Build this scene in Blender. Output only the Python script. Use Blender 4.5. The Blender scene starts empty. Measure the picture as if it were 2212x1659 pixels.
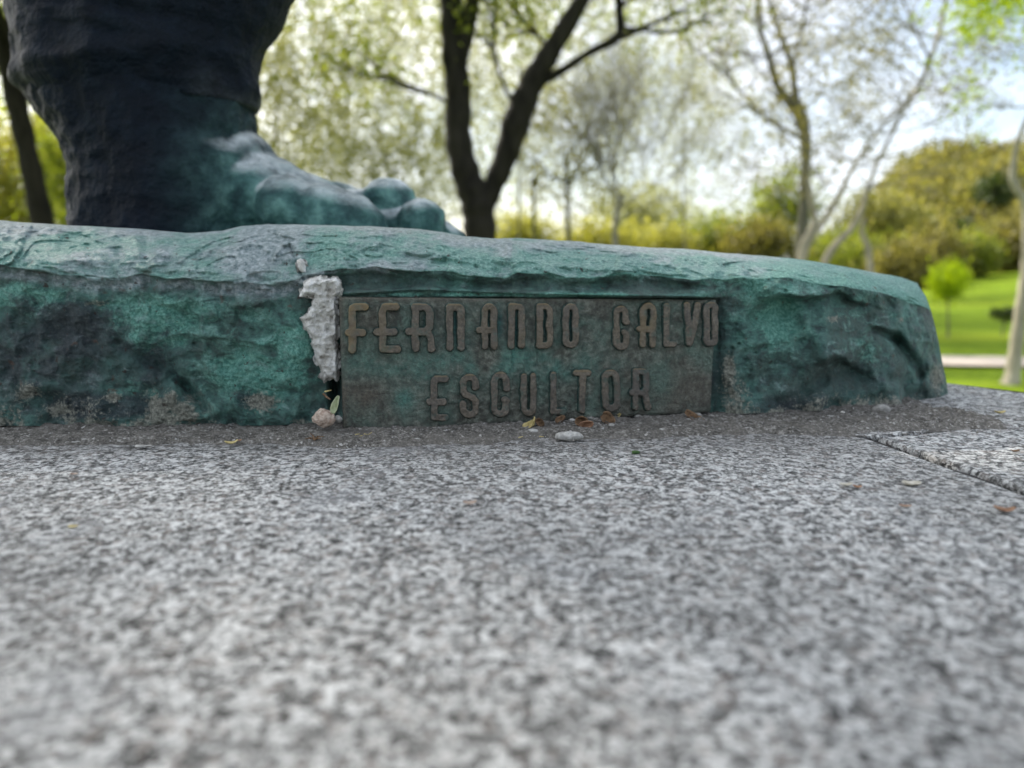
import bpy, bmesh, math, random
import numpy as np
from mathutils import Vector, Matrix

random.seed(7)
rng = np.random.default_rng(7)
SC = bpy.context.scene
COL = SC.collection

# ------------------------------------------------------------------ camera, sky, sun
F = 1599.0          # focal length in units of a 2212 px wide picture
CX, CY = 1106.0, 829.5
PITCH = math.radians(9.36)
CAMH = 0.072
camd = bpy.data.cameras.new('camera')
cam = bpy.data.objects.new('camera', camd); COL.objects.link(cam)
camd.sensor_width = 36.0
camd.lens = F / 2212.0 * 36.0
camd.clip_start = 0.005
camd.clip_end = 800
cam.location = (0, 0, CAMH)
cam.rotation_euler = (math.pi / 2 - PITCH, 0, 0)
camd.dof.use_dof = True
camd.dof.focus_distance = 0.295
camd.dof.aperture_fstop = 8.3
SC.camera = cam

SUN_DIR = Vector((-0.70, 0.72, 0.72)).normalized()   # towards the sun
elev = math.asin(SUN_DIR.z)
azim = math.atan2(SUN_DIR.x, SUN_DIR.y)
world = bpy.data.worlds.new('World'); SC.world = world
world.use_nodes = True
nt = world.node_tree; nt.nodes.clear()
wo = nt.nodes.new('ShaderNodeOutputWorld'); bg = nt.nodes.new('ShaderNodeBackground')
sky = nt.nodes.new('ShaderNodeTexSky'); sky.sky_type = 'NISHITA'
sky.sun_disc = False; sky.sun_elevation = elev; sky.sun_rotation = azim
sky.air_density = 1.0; sky.dust_density = 1.6; sky.ozone_density = 1.0
tc = nt.nodes.new('ShaderNodeTexCoord')
mp = nt.nodes.new('ShaderNodeMapping'); mp.inputs['Scale'].default_value = (1, 1, 2.6)
nz = nt.nodes.new('ShaderNodeTexNoise'); nz.inputs['Scale'].default_value = 2.3
nz.inputs['Detail'].default_value = 6; nz.inputs['Roughness'].default_value = 0.55
cr = nt.nodes.new('ShaderNodeValToRGB')
cr.color_ramp.elements[0].position = 0.38; cr.color_ramp.elements[0].color = (0.16, 0.16, 0.16, 1)
cr.color_ramp.elements[1].position = 0.62; cr.color_ramp.elements[1].color = (1, 1, 1, 1)
mx = nt.nodes.new('ShaderNodeMix'); mx.data_type = 'RGBA'
# thin cloud, brighter around the sun as real cloud is
geo = nt.nodes.new('ShaderNodeVectorMath'); geo.operation = 'DOT_PRODUCT'
nt.links.new(tc.outputs['Generated'], geo.inputs[0]); geo.inputs[1].default_value = SUN_DIR
glow = nt.nodes.new('ShaderNodeMapRange'); glow.inputs['From Min'].default_value = 0.60; glow.inputs['From Max'].default_value = 1.0
glow.interpolation_type = 'SMOOTHSTEP'
nt.links.new(geo.outputs['Value'], glow.inputs['Value'])
cl = nt.nodes.new('ShaderNodeMix'); cl.data_type = 'RGBA'
cl.inputs['A'].default_value = (6.0, 6.3, 6.9, 1); cl.inputs['B'].default_value = (21, 20.8, 20, 1)
nt.links.new(glow.outputs['Result'], cl.inputs['Factor']); nt.links.new(cl.outputs['Result'], mx.inputs['B'])
nt.links.new(tc.outputs['Generated'], mp.inputs['Vector']); nt.links.new(mp.outputs[0], nz.inputs['Vector'])
nt.links.new(nz.outputs['Fac'], cr.inputs['Fac']); nt.links.new(cr.outputs['Color'], mx.inputs['Factor'])
nt.links.new(sky.outputs[0], mx.inputs['A']); nt.links.new(mx.outputs['Result'], bg.inputs['Color'])
bg.inputs['Strength'].default_value = 0.10
nt.links.new(bg.outputs[0], wo.inputs['Surface'])

sund = bpy.data.lights.new('sun', 'SUN'); sund.energy = 4.8; sund.angle = math.radians(0.6)
sund.color = (1.0, 0.93, 0.82)
sun = bpy.data.objects.new('sun', sund); COL.objects.link(sun)
sun.rotation_euler = SUN_DIR.to_track_quat('Z', 'Y').to_euler()
sun.location = SUN_DIR * 40

SC.view_settings.view_transform = 'Standard'
SC.view_settings.look = 'None'
SC.view_settings.exposure = 1.27
SC.view_settings.gamma = 1
SC.view_settings.use_curve_mapping = False
SC.render.engine = 'CYCLES'
SC.cycles.use_denoising = True
SC.cycles.max_bounces = 6
SC.cycles.transparent_max_bounces = 4
SC.cycles.caustics_reflective = False
SC.cycles.caustics_refractive = False

# ------------------------------------------------------------------ geometry helpers
sp_, cp_ = math.sin(PITCH), math.cos(PITCH)

def pts(X, Y, D):
    """points at picture position X, Y (2212 x 1659 scale) and forward distance D (world y)"""
    X = np.asarray(X, float); Y = np.asarray(Y, float); D = np.asarray(D, float)
    u = (X - CX) / F; v = (CY - Y) / F
    dy = cp_ + v * sp_; dz = -sp_ + v * cp_
    k = D / dy
    return np.stack(np.broadcast_arrays(u * k, D + 0 * k, CAMH + dz * k), -1)

def P(X, Y, D): return Vector(pts(X, Y, D).tolist())

def gpt(X, Y, z=0.0):
    v = (CY - Y) / F
    dy = cp_ + v * sp_; dz = -sp_ + v * cp_
    return P(X, Y, (z - CAMH) / dz * dy)

def hash3(ix, iy, iz, seed):
    h = (ix.astype(np.uint32) * np.uint32(374761393)) ^ (iy.astype(np.uint32) * np.uint32(668265263)) \
        ^ (iz.astype(np.uint32) * np.uint32(2147483647 - 58)) ^ np.uint32((seed * 1274126177) & 0xffffffff)
    h = (h ^ (h >> np.uint32(13))) * np.uint32(1274126177)
    h = (h ^ (h >> np.uint32(15))) * np.uint32(2246822519)
    h = h ^ (h >> np.uint32(16))
    return h.astype(np.float64) / 4294967295.0

def vnoise(p, seed=0):
    p = np.asarray(p, float)
    i = np.floor(p).astype(np.int64); f = p - i
    f = f * f * f * (f * (f * 6 - 15) + 10)
    i = i & 0xffffff
    out = 0
    for dx in (0, 1):
        wx = f[..., 0] if dx else 1 - f[..., 0]
        for dy in (0, 1):
            wy = f[..., 1] if dy else 1 - f[..., 1]
            for dz in (0, 1):
                wz = f[..., 2] if dz else 1 - f[..., 2]
                out = out + wx * wy * wz * hash3(i[..., 0] + dx, i[..., 1] + dy, i[..., 2] + dz, seed)
    return out * 2 - 1

def fbm(p, scale, octaves=4, seed=0, gain=0.5, ridged=False):
    p = np.asarray(p, float) * scale; a = 1.0; tot = 0; s = 0
    for o in range(octaves):
        n = vnoise(p + o * 17.3, seed + o)
        if ridged: n = 1 - 2 * np.abs(n)
        s = s + a * n; tot += a; a *= gain; p = p * 2.03
    return s / tot

def mesh_obj(name, verts, faces, mat, parent=None, smooth=True, attrs=None):
    verts = np.asarray(verts, float).reshape(-1, 3)
    if parent is not None: verts = verts - np.array(parent.location)[None, :]
    me = bpy.data.meshes.new(name)
    if isinstance(faces, np.ndarray):
        nf, k = faces.shape
        me.vertices.add(len(verts)); me.vertices.foreach_set('co', verts.astype(np.float32).ravel())
        me.loops.add(nf * k); me.loops.foreach_set('vertex_index', faces.astype(np.int32).ravel())
        me.polygons.add(nf); me.polygons.foreach_set('loop_start', (np.arange(nf) * k).astype(np.int32))
        try: me.polygons.foreach_set('loop_total', np.full(nf, k, np.int32))
        except Exception: pass
        me.update(calc_edges=True)
    else:
        me.from_pydata(verts.tolist(), [], faces); me.update()
    if smooth: me.polygons.foreach_set('use_smooth', [True] * len(me.polygons))
    for an, av in (attrs or {}).items():
        a = me.color_attributes.new(an, 'FLOAT_COLOR', 'POINT')
        a.data.foreach_set('color', np.asarray(av, np.float32).ravel())
    if mat: me.materials.append(mat)
    o = bpy.data.objects.new(name, me); COL.objects.link(o)
    if parent is not None: o.parent = parent
    return o

def tag(o, label=None, cat=None, group=None, kind=None):
    if label: o['label'] = label
    if cat: o['category'] = cat
    if group: o['group'] = group
    if kind: o['kind'] = kind
    return o

def thing(name, loc, label, cat, group=None):
    o = bpy.data.objects.new(name, None); COL.objects.link(o)
    o.empty_display_size = 0.05
    o.location = loc
    return tag(o, label, cat, group)

def grid_faces(nr, nc):
    r = np.arange(nr - 1)[:, None]; c = np.arange(nc - 1)[None, :]
    a = r * nc + c
    return np.stack([a, a + 1, a + nc + 1, a + nc], -1).reshape(-1, 4)

class MB:
    """collects tubes, boxes and ellipsoids into one mesh"""
    def __init__(s): s.v = []; s.f = []
    def tube(s, path, radii, n=8, cap=True):
        path = [Vector(p) for p in path]; base = len(s.v)
        up = Vector((0.13, 0.97, 0.2))
        for i, p in enumerate(path):
            d = (path[min(i + 1, len(path) - 1)] - path[max(i - 1, 0)])
            if d.length < 1e-9: d = Vector((0, 0, 1))
            d.normalize(); a = d.cross(up)
            if a.length < 1e-3: a = d.cross(Vector((1, 0, 0)))
            a.normalize(); b = d.cross(a)
            for k in range(n):
                t = 2 * math.pi * k / n
                s.v.append(tuple(p + (a * math.cos(t) + b * math.sin(t)) * radii[i]))
        for i in range(len(path) - 1):
            for k in range(n):
                k2 = (k + 1) % n
                s.f.append((base + i * n + k, base + i * n + k2, base + (i + 1) * n + k2, base + (i + 1) * n + k))
        if cap:
            s.f.append(tuple(base + k for k in range(n)))
            s.f.append(tuple(base + (len(path) - 1) * n + k for k in reversed(range(n))))
    def ellipsoid(s, c, r, n=24, m=14, rot=None):
        base = len(s.v); c = Vector(c)
        for j in range(1, m):
            th = math.pi * j / m
            for k in range(n):
                ph = 2 * math.pi * k / n
                q = Vector((r[0] * math.sin(th) * math.cos(ph), r[1] * math.sin(th) * math.sin(ph), r[2] * math.cos(th)))
                if rot: q.rotate(rot)
                s.v.append(tuple(c + q))
        q = Vector((0, 0, r[2])); q2 = Vector((0, 0, -r[2]))
        if rot: q.rotate(rot); q2.rotate(rot)
        s.v.append(tuple(c + q)); s.v.append(tuple(c + q2))
        tp, bt = len(s.v) - 2, len(s.v) - 1
        for j in range(m - 2):
            for k in range(n):
                k2 = (k + 1) % n
                s.f.append((base + j * n + k, base + (j + 1) * n + k, base + (j + 1) * n + k2, base + j * n + k2))
        for k in range(n):
            k2 = (k + 1) % n
            s.f.append((tp, base + k, base + k2)); s.f.append((bt, base + (m - 2) * n + k2, base + (m - 2) * n + k))
    def build(s, name, mat, parent=None, smooth=True):
        return mesh_obj(name, np.array(s.v), s.f, mat, parent, smooth)

# ------------------------------------------------------------------ material helpers
class NT:
    def __init__(s, name):
        s.m = bpy.data.materials.new(name); s.m.use_nodes = True
        s.t = s.m.node_tree; s.t.nodes.clear()
        s.out = s.t.nodes.new('ShaderNodeOutputMaterial')
        s.co = s.t.nodes.new('ShaderNodeTexCoord').outputs['Object']
    def n(s, kind, **kw):
        nd = s.t.nodes.new(kind)
        for k, v in kw.items():
            if k in nd.inputs.keys():
                if isinstance(v, bpy.types.NodeSocket): s.t.links.new(v, nd.inputs[k])
                else: nd.inputs[k].default_value = v
            else: setattr(nd, k, v)
        return nd
    def noise(s, scale, detail=4, rough=0.55, vec=None, dist=0.0):
        nd = s.n('ShaderNodeTexNoise', Scale=scale, Detail=detail, Roughness=rough, Distortion=dist)
        s.t.links.new(vec or s.co, nd.inputs['Vector']); return nd.outputs['Fac']
    def voro(s, scale, feature='F1', vec=None, out='Distance'):
        nd = s.n('ShaderNodeTexVoronoi', feature=feature, Scale=scale)
        s.t.links.new(vec or s.co, nd.inputs['Vector']); return nd.outputs[out]
    def stretch(s, sc):
        nd = s.n('ShaderNodeMapping', Scale=sc); s.t.links.new(s.co, nd.inputs['Vector']); return nd.outputs[0]
    def ramp(s, fac, stops):
        nd = s.t.nodes.new('ShaderNodeValToRGB'); e = nd.color_ramp.elements
        while len(e) < len(stops): e.new(0.5)
        for k, (p, c) in enumerate(stops):
            e[k].position = p
            if not hasattr(c, '__len__'): c = (c, c, c)
            e[k].color = (*c[:3], 1)
        s.t.links.new(fac, nd.inputs['Fac']); return nd.outputs['Color']
    def mix(s, fac, a, b, mode='MIX'):
        nd = s.t.nodes.new('ShaderNodeMix'); nd.data_type = 'RGBA'; nd.blend_type = mode
        for key, v in (('Factor', fac), ('A', a), ('B', b)):
            if isinstance(v, bpy.types.NodeSocket): s.t.links.new(v, nd.inputs[key])
            elif key == 'Factor': nd.inputs[key].default_value = v
            else: nd.inputs[key].default_value = (*v[:3], 1)
        return nd.outputs['Result']
    def math(s, op, a, b=0.0, clamp=False):
        nd = s.t.nodes.new('ShaderNodeMath'); nd.operation = op; nd.use_clamp = clamp
        for k, v in enumerate((a, b)):
            if isinstance(v, bpy.types.NodeSocket): s.t.links.new(v, nd.inputs[k])
            else: nd.inputs[k].default_value = v
        return nd.outputs[0]
    def attr(s, name):
        a = s.n('ShaderNodeAttribute', attribute_name=name)
        sp = s.n('ShaderNodeSeparateColor'); s.t.links.new(a.outputs['Color'], sp.inputs[0])
        return sp.outputs[0], sp.outputs[1], sp.outputs[2], a.outputs['Alpha']
    def bump(s, h, dist, strength=1.0, normal=None):
        nd = s.n('ShaderNodeBump', Distance=dist, Strength=strength); s.t.links.new(h, nd.inputs['Height'])
        if normal: s.t.links.new(normal, nd.inputs['Normal'])
        return nd.outputs[0]
    def finish(s, color, rough=0.7, normal=None, metallic=0.0, spec=0.5, trans=None):
        b = s.n('ShaderNodeBsdfPrincipled')
        for key, v in (('Base Color', color), ('Roughness', rough), ('Metallic', metallic), ('Specular IOR Level', spec)):
            if isinstance(v, bpy.types.NodeSocket): s.t.links.new(v, b.inputs[key])
            elif key == 'Base Color': b.inputs[key].default_value = (*v[:3], 1)
            else: b.inputs[key].default_value = v
        if normal: s.t.links.new(normal, b.inputs['Normal'])
        o = b.outputs[0]
        if trans:
            tr = s.n('ShaderNodeBsdfTranslucent')
            if isinstance(trans[1], bpy.types.NodeSocket): s.t.links.new(trans[1], tr.inputs['Color'])
            else: tr.inputs['Color'].default_value = (*trans[1][:3], 1)
            ms = s.t.nodes.new('ShaderNodeMixShader'); ms.inputs[0].default_value = trans[0]
            s.t.links.new(o, ms.inputs[1]); s.t.links.new(tr.outputs[0], ms.inputs[2]); o = ms.outputs[0]
        s.t.links.new(o, s.out.inputs['Surface'])
        return s.m

STAINS = []
for X_, Y_, a_, b_ in [(765, 1078, 0.0060, 0.0050), (1170, 1470, 0.0016, 0.0018), (2010, 1440, 0.0020, 0.0018), (430, 1392, 0.0016, 0.0016), (1330, 1560, 0.0030, 0.0024), (700, 1030, 0.004, 0.003), (1500, 1640, 0.002, 0.002)]:
    q_ = gpt(X_, Y_); STAINS.append((q_.x, q_.y - 0.1, a_, b_))
def mat_granite():
    t = NT('granite')
    def cells(scale, warp):
        w = t.n('ShaderNodeTexNoise', Scale=scale * 0.9, Detail=2.0); t.t.links.new(t.co, w.inputs['Vector'])
        va = t.n('ShaderNodeVectorMath', operation='SCALE'); t.t.links.new(w.outputs['Color'], va.inputs[0]); va.inputs['Scale'].default_value = warp / scale
        vb = t.n('ShaderNodeVectorMath', operation='ADD'); t.t.links.new(va.outputs[0], vb.inputs[0]); t.t.links.new(t.co, vb.inputs[1])
        v = t.voro(scale, out='Color', vec=vb.outputs[0]); sv = t.n('ShaderNodeSeparateColor'); t.t.links.new(v, sv.inputs[0]); return sv.outputs
    c1 = cells(1150, 1.6); c2 = cells(520, 1.8)
    n1 = t.noise(820, 5, 0.72); n3 = t.noise(270, 5, 0.66); big = t.noise(14, 4, 0.6); n0 = t.noise(2600, 2, 0.6)
    k = t.math('ADD', t.math('MULTIPLY', c1[0], 0.17), t.math('MULTIPLY', c2[0], 0.20))
    k = t.math('ADD', k, t.math('MULTIPLY', n1, 0.38))
    k = t.math('ADD', k, t.math('MULTIPLY', n3, 0.36))
    k = t.math('ADD', k, t.math('MULTIPLY', n0, 0.10))
    c = t.ramp(k, [(0.46, (0.016, 0.016, 0.015)), (0.515, (0.072, 0.072, 0.067)), (0.565, (0.205, 0.205, 0.195)), (0.62, (0.39, 0.391, 0.373)), (0.70, (0.78, 0.78, 0.75))])
    c = t.mix(t.ramp(c2[1], [(0.80, 0.0), (0.86, 0.35)]), c, (0.36, 0.30, 0.26))
    c = t.mix(t.ramp(big, [(0.40, 0.0), (0.66, 0.32)]), c, (0.165, 0.16, 0.145))
    c = t.mix(t.ramp(t.noise(30, 4, 0.6), [(0.56, 0.0), (0.72, 0.40)]), c, (0.40, 0.41, 0.415))
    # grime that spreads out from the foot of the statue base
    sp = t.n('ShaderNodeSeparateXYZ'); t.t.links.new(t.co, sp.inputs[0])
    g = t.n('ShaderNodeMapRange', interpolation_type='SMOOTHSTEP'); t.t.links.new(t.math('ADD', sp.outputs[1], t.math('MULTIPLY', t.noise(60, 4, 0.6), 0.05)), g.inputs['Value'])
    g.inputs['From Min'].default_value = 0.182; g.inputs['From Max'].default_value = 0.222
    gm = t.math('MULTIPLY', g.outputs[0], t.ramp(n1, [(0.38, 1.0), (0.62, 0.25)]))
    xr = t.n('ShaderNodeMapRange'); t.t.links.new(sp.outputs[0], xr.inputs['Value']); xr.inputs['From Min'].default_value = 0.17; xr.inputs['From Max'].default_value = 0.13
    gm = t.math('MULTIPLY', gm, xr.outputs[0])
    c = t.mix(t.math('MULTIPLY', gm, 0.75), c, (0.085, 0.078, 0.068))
    # small dark stains
    for (x, y, rx, ry) in STAINS:
        dx = t.math('MULTIPLY', t.math('SUBTRACT', sp.outputs[0], x), 1 / rx); dy = t.math('MULTIPLY', t.math('SUBTRACT', sp.outputs[1], y), 1 / ry)
        d2 = t.math('ADD', t.math('ADD', t.math('MULTIPLY', dx, dx), t.math('MULTIPLY', dy, dy)), t.math('MULTIPLY', n1, 1.2))
        c = t.mix(t.ramp(d2, [(0.75, 0.7), (1.0, 0.0)]), c, (0.045, 0.045, 0.047))
    h = t.math('ADD', t.math('MULTIPLY', n1, 0.9), t.math('MULTIPLY', n3, 0.7))
    h = t.math('ADD', h, t.math('MULTIPLY', c1[0], 0.12))
    return t.finish(c, 0.68, t.bump(h, 0.0017, 1.0), spec=0.35)

def mat_bronze():
    t = NT('bronze_patina')
    m = t.attr('mask')        # grey patina with painted rim glow, dark, lichen, bright verdigris
    lo = t.noise(38, 5, 0.6); mid = t.noise(150, 6, 0.68); hi = t.noise(640, 6, 0.75)
    st = t.noise(85, 6, 0.7, vec=t.stretch((1, 1, 1.7)), dist=0.5)
    def patch(mk, n, gain, edge=0.10, amt=1.0):
        """irregular crisp patches where the mask is high"""
        v = t.math('ADD', t.math('MULTIPLY', mk, gain), t.math('MULTIPLY', n, 1.6))
        return t.math('MULTIPLY', t.ramp(t.math('MULTIPLY', v, 0.5), [(0.585 - edge, 0.0), (0.585 + edge, 1.0)]), amt)
    teal = t.ramp(mid, [(0.32, (0.026, 0.050, 0.048)), (0.43, (0.052, 0.120, 0.104)), (0.54, (0.088, 0.215, 0.178)), (0.66, (0.18, 0.37, 0.30))])
    c = t.mix(t.ramp(lo, [(0.42, 0.0), (0.58, 0.6)]), teal, t.ramp(hi, [(0.35, (0.022, 0.034, 0.034)), (0.65, (0.085, 0.100, 0.082))]))
    c = t.mix(patch(m[3], st, 0.95, 0.08, 0.92), c, t.ramp(hi, [(0.30, (0.040, 0.140, 0.115)), (0.46, (0.095, 0.30, 0.235)), (0.64, (0.27, 0.56, 0.45))]))
    pl = t.attr('bevel_light')[0]  # sky light on the bevel, painted as a paler teal
    c = t.mix(t.math('MULTIPLY', pl, t.ramp(st, [(0.36, 0.45), (0.58, 0.95)])), c, t.ramp(hi, [(0.32, (0.085, 0.18, 0.165)), (0.48, (0.19, 0.36, 0.32)), (0.64, (0.46, 0.64, 0.58))]))
    c = t.mix(patch(m[1], mid, 0.62, 0.09, 0.82), c, t.ramp(hi, [(0.32, (0.008, 0.010, 0.018)), (0.50, (0.028, 0.034, 0.044)), (0.72, (0.09, 0.095, 0.095))]))
    c = t.mix(patch(m[0], st, 0.85, 0.14, 0.85), c, t.ramp(t.noise(420, 6, 0.7), [(0.32, (0.13, 0.175, 0.19)), (0.46, (0.27, 0.33, 0.345)), (0.62, (0.60, 0.65, 0.67))]))
    c = t.mix(patch(m[2], hi, 0.80, 0.07, 0.95), c, t.ramp(hi, [(0.34, (0.065, 0.066, 0.050)), (0.48, (0.19, 0.195, 0.155)), (0.66, (0.44, 0.44, 0.36))]))
    speck = t.ramp(t.noise(330, 2, 0.5), [(0.27, 1.0), (0.31, 0.0)])
    c = t.mix(t.math('MULTIPLY', speck, 0.8), c, (0.045, 0.022, 0.016))
    rust = t.ramp(t.noise(95, 3, 0.6), [(0.68, 0.0), (0.72, 0.6)])
    c = t.mix(t.math('MULTIPLY', rust, t.math('SUBTRACT', 1.0, m[0])), c, (0.13, 0.07, 0.045))
    h = t.math('ADD', t.math('MULTIPLY', hi, 0.7), t.math('MULTIPLY', mid, 1.0))
    h = t.math('ADD', h, t.math('MULTIPLY', st, 0.6))
    rough = t.math('SUBTRACT', 0.60, t.math('MULTIPLY', pl, 0.30))
    return t.finish(c, rough, t.bump(h, 0.0036, 1.0), spec=0.5)

def mat_figure():
    t = NT('dark_bronze')
    m = t.attr('mask')
    lo = t.noise(18, 5, 0.6); mid = t.noise(70, 6, 0.62); hi = t.noise(300, 4, 0.6)
    c = t.ramp(mid, [(0.3, (0.001, 0.003, 0.007)), (0.55, (0.0025, 0.0065, 0.013)), (0.75, (0.007, 0.014, 0.024))])
    g = t.ramp(mid, [(0.32, (0.022, 0.055, 0.058)), (0.48, (0.052, 0.125, 0.118)), (0.66, (0.14, 0.28, 0.25))])
    gf = t.math('MULTIPLY', m[0], t.ramp(lo, [(0.30, 0.55), (0.55, 1.0)]))
    c = t.mix(gf, c, g)
    c = t.mix(t.math('MULTIPLY', m[1], t.ramp(mid, [(0.36, 0.35), (0.60, 1.0)])), c, (0.55, 0.59, 0.60))  # whitish streak painted into the colour as sky sheen
    h = t.math('ADD', mid, t.math('MULTIPLY', hi, 0.4))
    return t.finish(c, t.math('SUBTRACT', 0.60, t.math('MULTIPLY', m[1], 0.25)), t.bump(h, 0.006, 0.9), spec=0.14)

def mat_plaque():
    t = NT('plaque_bronze')
    mid = t.noise(60, 5, 0.6); hi = t.noise(700, 5, 0.7); st = t.noise(110, 5, 0.65)
    c = t.ramp(t.noise(340, 6, 0.7), [(0.32, (0.024, 0.024, 0.019)), (0.5, (0.082, 0.086, 0.069)), (0.68, (0.20, 0.215, 0.175))])
    c = t.mix(t.ramp(mid, [(0.46, 0.0), (0.64, 0.5)]), c, t.ramp(hi, [(0.32, (0.030, 0.070, 0.058)), (0.50, (0.085, 0.165, 0.130)), (0.70, (0.21, 0.34, 0.27))]))
    c = t.mix(t.ramp(st, [(0.58, 0.0), (0.70, 0.75)]), c, (0.034, 0.030, 0.026))
    m = t.attr('mask')
    c = t.mix(m[0], c, t.ramp(hi, [(0.35, (0.010, 0.035, 0.040)), (0.65, (0.035, 0.12, 0.105))]))
    c = t.mix(m[1], c, t.ramp(hi, [(0.35, (0.040, 0.034, 0.026)), (0.65, (0.135, 0.112, 0.082))]))
    c = t.mix(t.math('MULTIPLY', m[2], 0.85), c, t.ramp(hi, [(0.35, (0.03, 0.11, 0.095)), (0.65, (0.085, 0.27, 0.21))]))
    h = t.math('ADD', hi, t.math('MULTIPLY', st, 0.6))
    return t.finish(c, 0.6, t.bump(h, 0.0016, 1.0), spec=0.4)

def mat_letter():
    t = NT('letter_bronze')
    m = t.attr('mask')
    hi = t.noise(900, 4, 0.65); lo = t.noise(45, 4, 0.6)
    top = t.ramp(hi, [(0.30, (0.040, 0.035, 0.028)), (0.50, (0.092, 0.078, 0.060)), (0.70, (0.165, 0.140, 0.105))])
    top = t.mix(t.ramp(lo, [(0.45, 0.0), (0.65, 0.6)]), top, (0.060, 0.056, 0.050))
    top = t.mix(t.ramp(t.noise(130, 5, 0.7), [(0.54, 0.0), (0.64, 0.65)]), top, (0.040, 0.075, 0.062))
    top = t.mix(t.math('MULTIPLY', m[2], 0.8), top, (0.17, 0.122, 0.055))
    side = t.ramp(hi, [(0.35, (0.012, 0.024, 0.024)), (0.7, (0.05, 0.11, 0.09))])
    c = t.mix(m[0], side, top)
    return t.finish(c, 0.48, t.bump(hi, 0.0006, 0.6), spec=0.45, metallic=0.25)

def mat_plaster():
    t = NT('white_plaster')
    hi = t.noise(420, 5, 0.7); lo = t.noise(120, 5, 0.65)
    c = t.ramp(lo, [(0.30, (0.15, 0.125, 0.10)), (0.44, (0.50, 0.485, 0.44)), (0.62, (0.78, 0.775, 0.74))])
    c = t.mix(t.ramp(hi, [(0.24, 0.8), (0.36, 0.0)]), c, (0.10, 0.085, 0.07))
    return t.finish(c, 0.85, t.bump(t.math('ADD', hi, t.math('MULTIPLY', lo, 1.4)), 0.0022, 0.9), spec=0.25)

def mat_mortar():
    t = NT('grey_brown_mortar')
    hi = t.noise(900, 5, 0.7); lo = t.noise(60, 5, 0.6); v = t.noise(420, 2, 0.5)
    c = t.ramp(t.math('ADD', t.math('MULTIPLY', hi, 0.6), t.math('MULTIPLY', t.noise(320, 4, 0.65), 0.4)), [(0.36, (0.022, 0.020, 0.017)), (0.47, (0.100, 0.094, 0.082)), (0.54, (0.185, 0.175, 0.156)), (0.62, (0.42, 0.405, 0.37))])
    c = t.mix(t.ramp(lo, [(0.4, 0.0), (0.65, 0.6)]), c, (0.17, 0.158, 0.138))
    c = t.mix(t.ramp(v, [(0.66, 0.0), (0.70, 0.9)]), c, (0.46, 0.45, 0.42))
    return t.finish(c, 0.9, t.bump(t.math('ADD', hi, v), 0.0014, 0.9), spec=0.2)

def mat_plain(name, a, b, scale=200, rough=0.7, trans=None, bump=0.0006):
    t = NT(name)
    n = t.noise(scale, 4, 0.6)
    c = t.ramp(n, [(0.35, a), (0.65, b)])
    return t.finish(c, rough, t.bump(n, bump, 0.7), spec=0.3, trans=(trans, c) if trans else None)

def mat_leaf(name, a, b, trans=0.5, tint=(1.25, 1.25, 0.5)):
    t = NT(name)
    g = t.n('ShaderNodeNewGeometry').outputs['Random Per Island']
    c = t.ramp(g, [(0.0, a), (1.0, b)])
    tc_ = t.mix(1.0, c, tint, 'MULTIPLY')
    return t.finish(c, 0.55, spec=0.35, trans=(trans, tc_))

def mat_bark(name, a, b, scale=9):
    t = NT(name)
    n = t.noise(scale, 5, 0.65, vec=t.stretch((1, 1, 0.3)))
    return t.finish(t.ramp(n, [(0.35, a), (0.65, b)]), 0.9, t.bump(n, 0.03, 0.8), spec=0.15)

def mat_lawn():
    t = NT('lawn')
    n = t.noise(0.35, 5, 0.6, vec=t.stretch((0.35, 1.6, 1))); h = t.noise(24, 4, 0.7)  # stretched noise paints tree shadow bands into the grass tone
    c = t.ramp(n, [(0.38, (0.035, 0.075, 0.004)), (0.50, (0.115, 0.185, 0.009)), (0.62, (0.23, 0.295, 0.020))])
    c = t.mix(0.45, c, t.ramp(h, [(0.3, (0.04, 0.08, 0.004)), (0.7, (0.22, 0.29, 0.02))]))
    return t.finish(c, 0.95, t.bump(h, 0.05, 0.6), spec=0.05)

M = dict(granite=mat_granite(), bronze=mat_bronze(), figure=mat_figure(), plaque=mat_plaque(), letter=mat_letter(),
         plaster=mat_plaster(), mortar=mat_mortar(), lawn=mat_lawn(),
         bark=mat_bark('dark_bark', (0.008, 0.007, 0.006), (0.030, 0.026, 0.021)),
         bark_mid=mat_bark('grey_bark', (0.07, 0.066, 0.052), (0.19, 0.18, 0.145)),
         bark_twig=mat_bark('grey_twigs', (0.16, 0.15, 0.13), (0.30, 0.28, 0.25)),
         bark_pale=mat_bark('pale_bark', (0.20, 0.18, 0.14), (0.42, 0.38, 0.30)),
         path=mat_plain('path_gravel', (0.42, 0.36, 0.30), (0.55, 0.48, 0.41), 6, 0.95),
         earth=mat_plain('hill_earth', (0.22, 0.15, 0.11), (0.36, 0.27, 0.20), 0.3, 0.95, bump=0.2))

# ------------------------------------------------------------------ ground, path, hill
GZ = -0.90
def ground_h(x, y):
    x = np.asarray(x, float); y = np.asarray(y, float)
    r = np.clip((y - 9) / 24, 0, 1); r = r * r * (3 - 2 * r)
    side = np.clip((x / np.maximum(y, 1) - 0.48) / 0.22, 0, 1)
    rise = 0.15 * r + 0.75 * r * side
    z = GZ + rise + 0.0018 * np.clip(y - 33, 0, None) ** 1.3
    return z
gx = np.concatenate([np.linspace(-400, -40, 12), np.linspace(-35, 35, 71), np.linspace(40, 400, 12)])
gy = np.concatenate([np.linspace(-60, -2, 12), np.linspace(0, 60, 81), np.linspace(66, 600, 30)])
GX, GY = np.meshgrid(gx, gy)
pz = ground_h(GX, np.clip(GY, 0, 60))
tag(mesh_obj('ground', np.stack([GX, GY, pz], -1), grid_faces(len(gy), len(gx)), M['lawn']), kind='structure')

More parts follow.
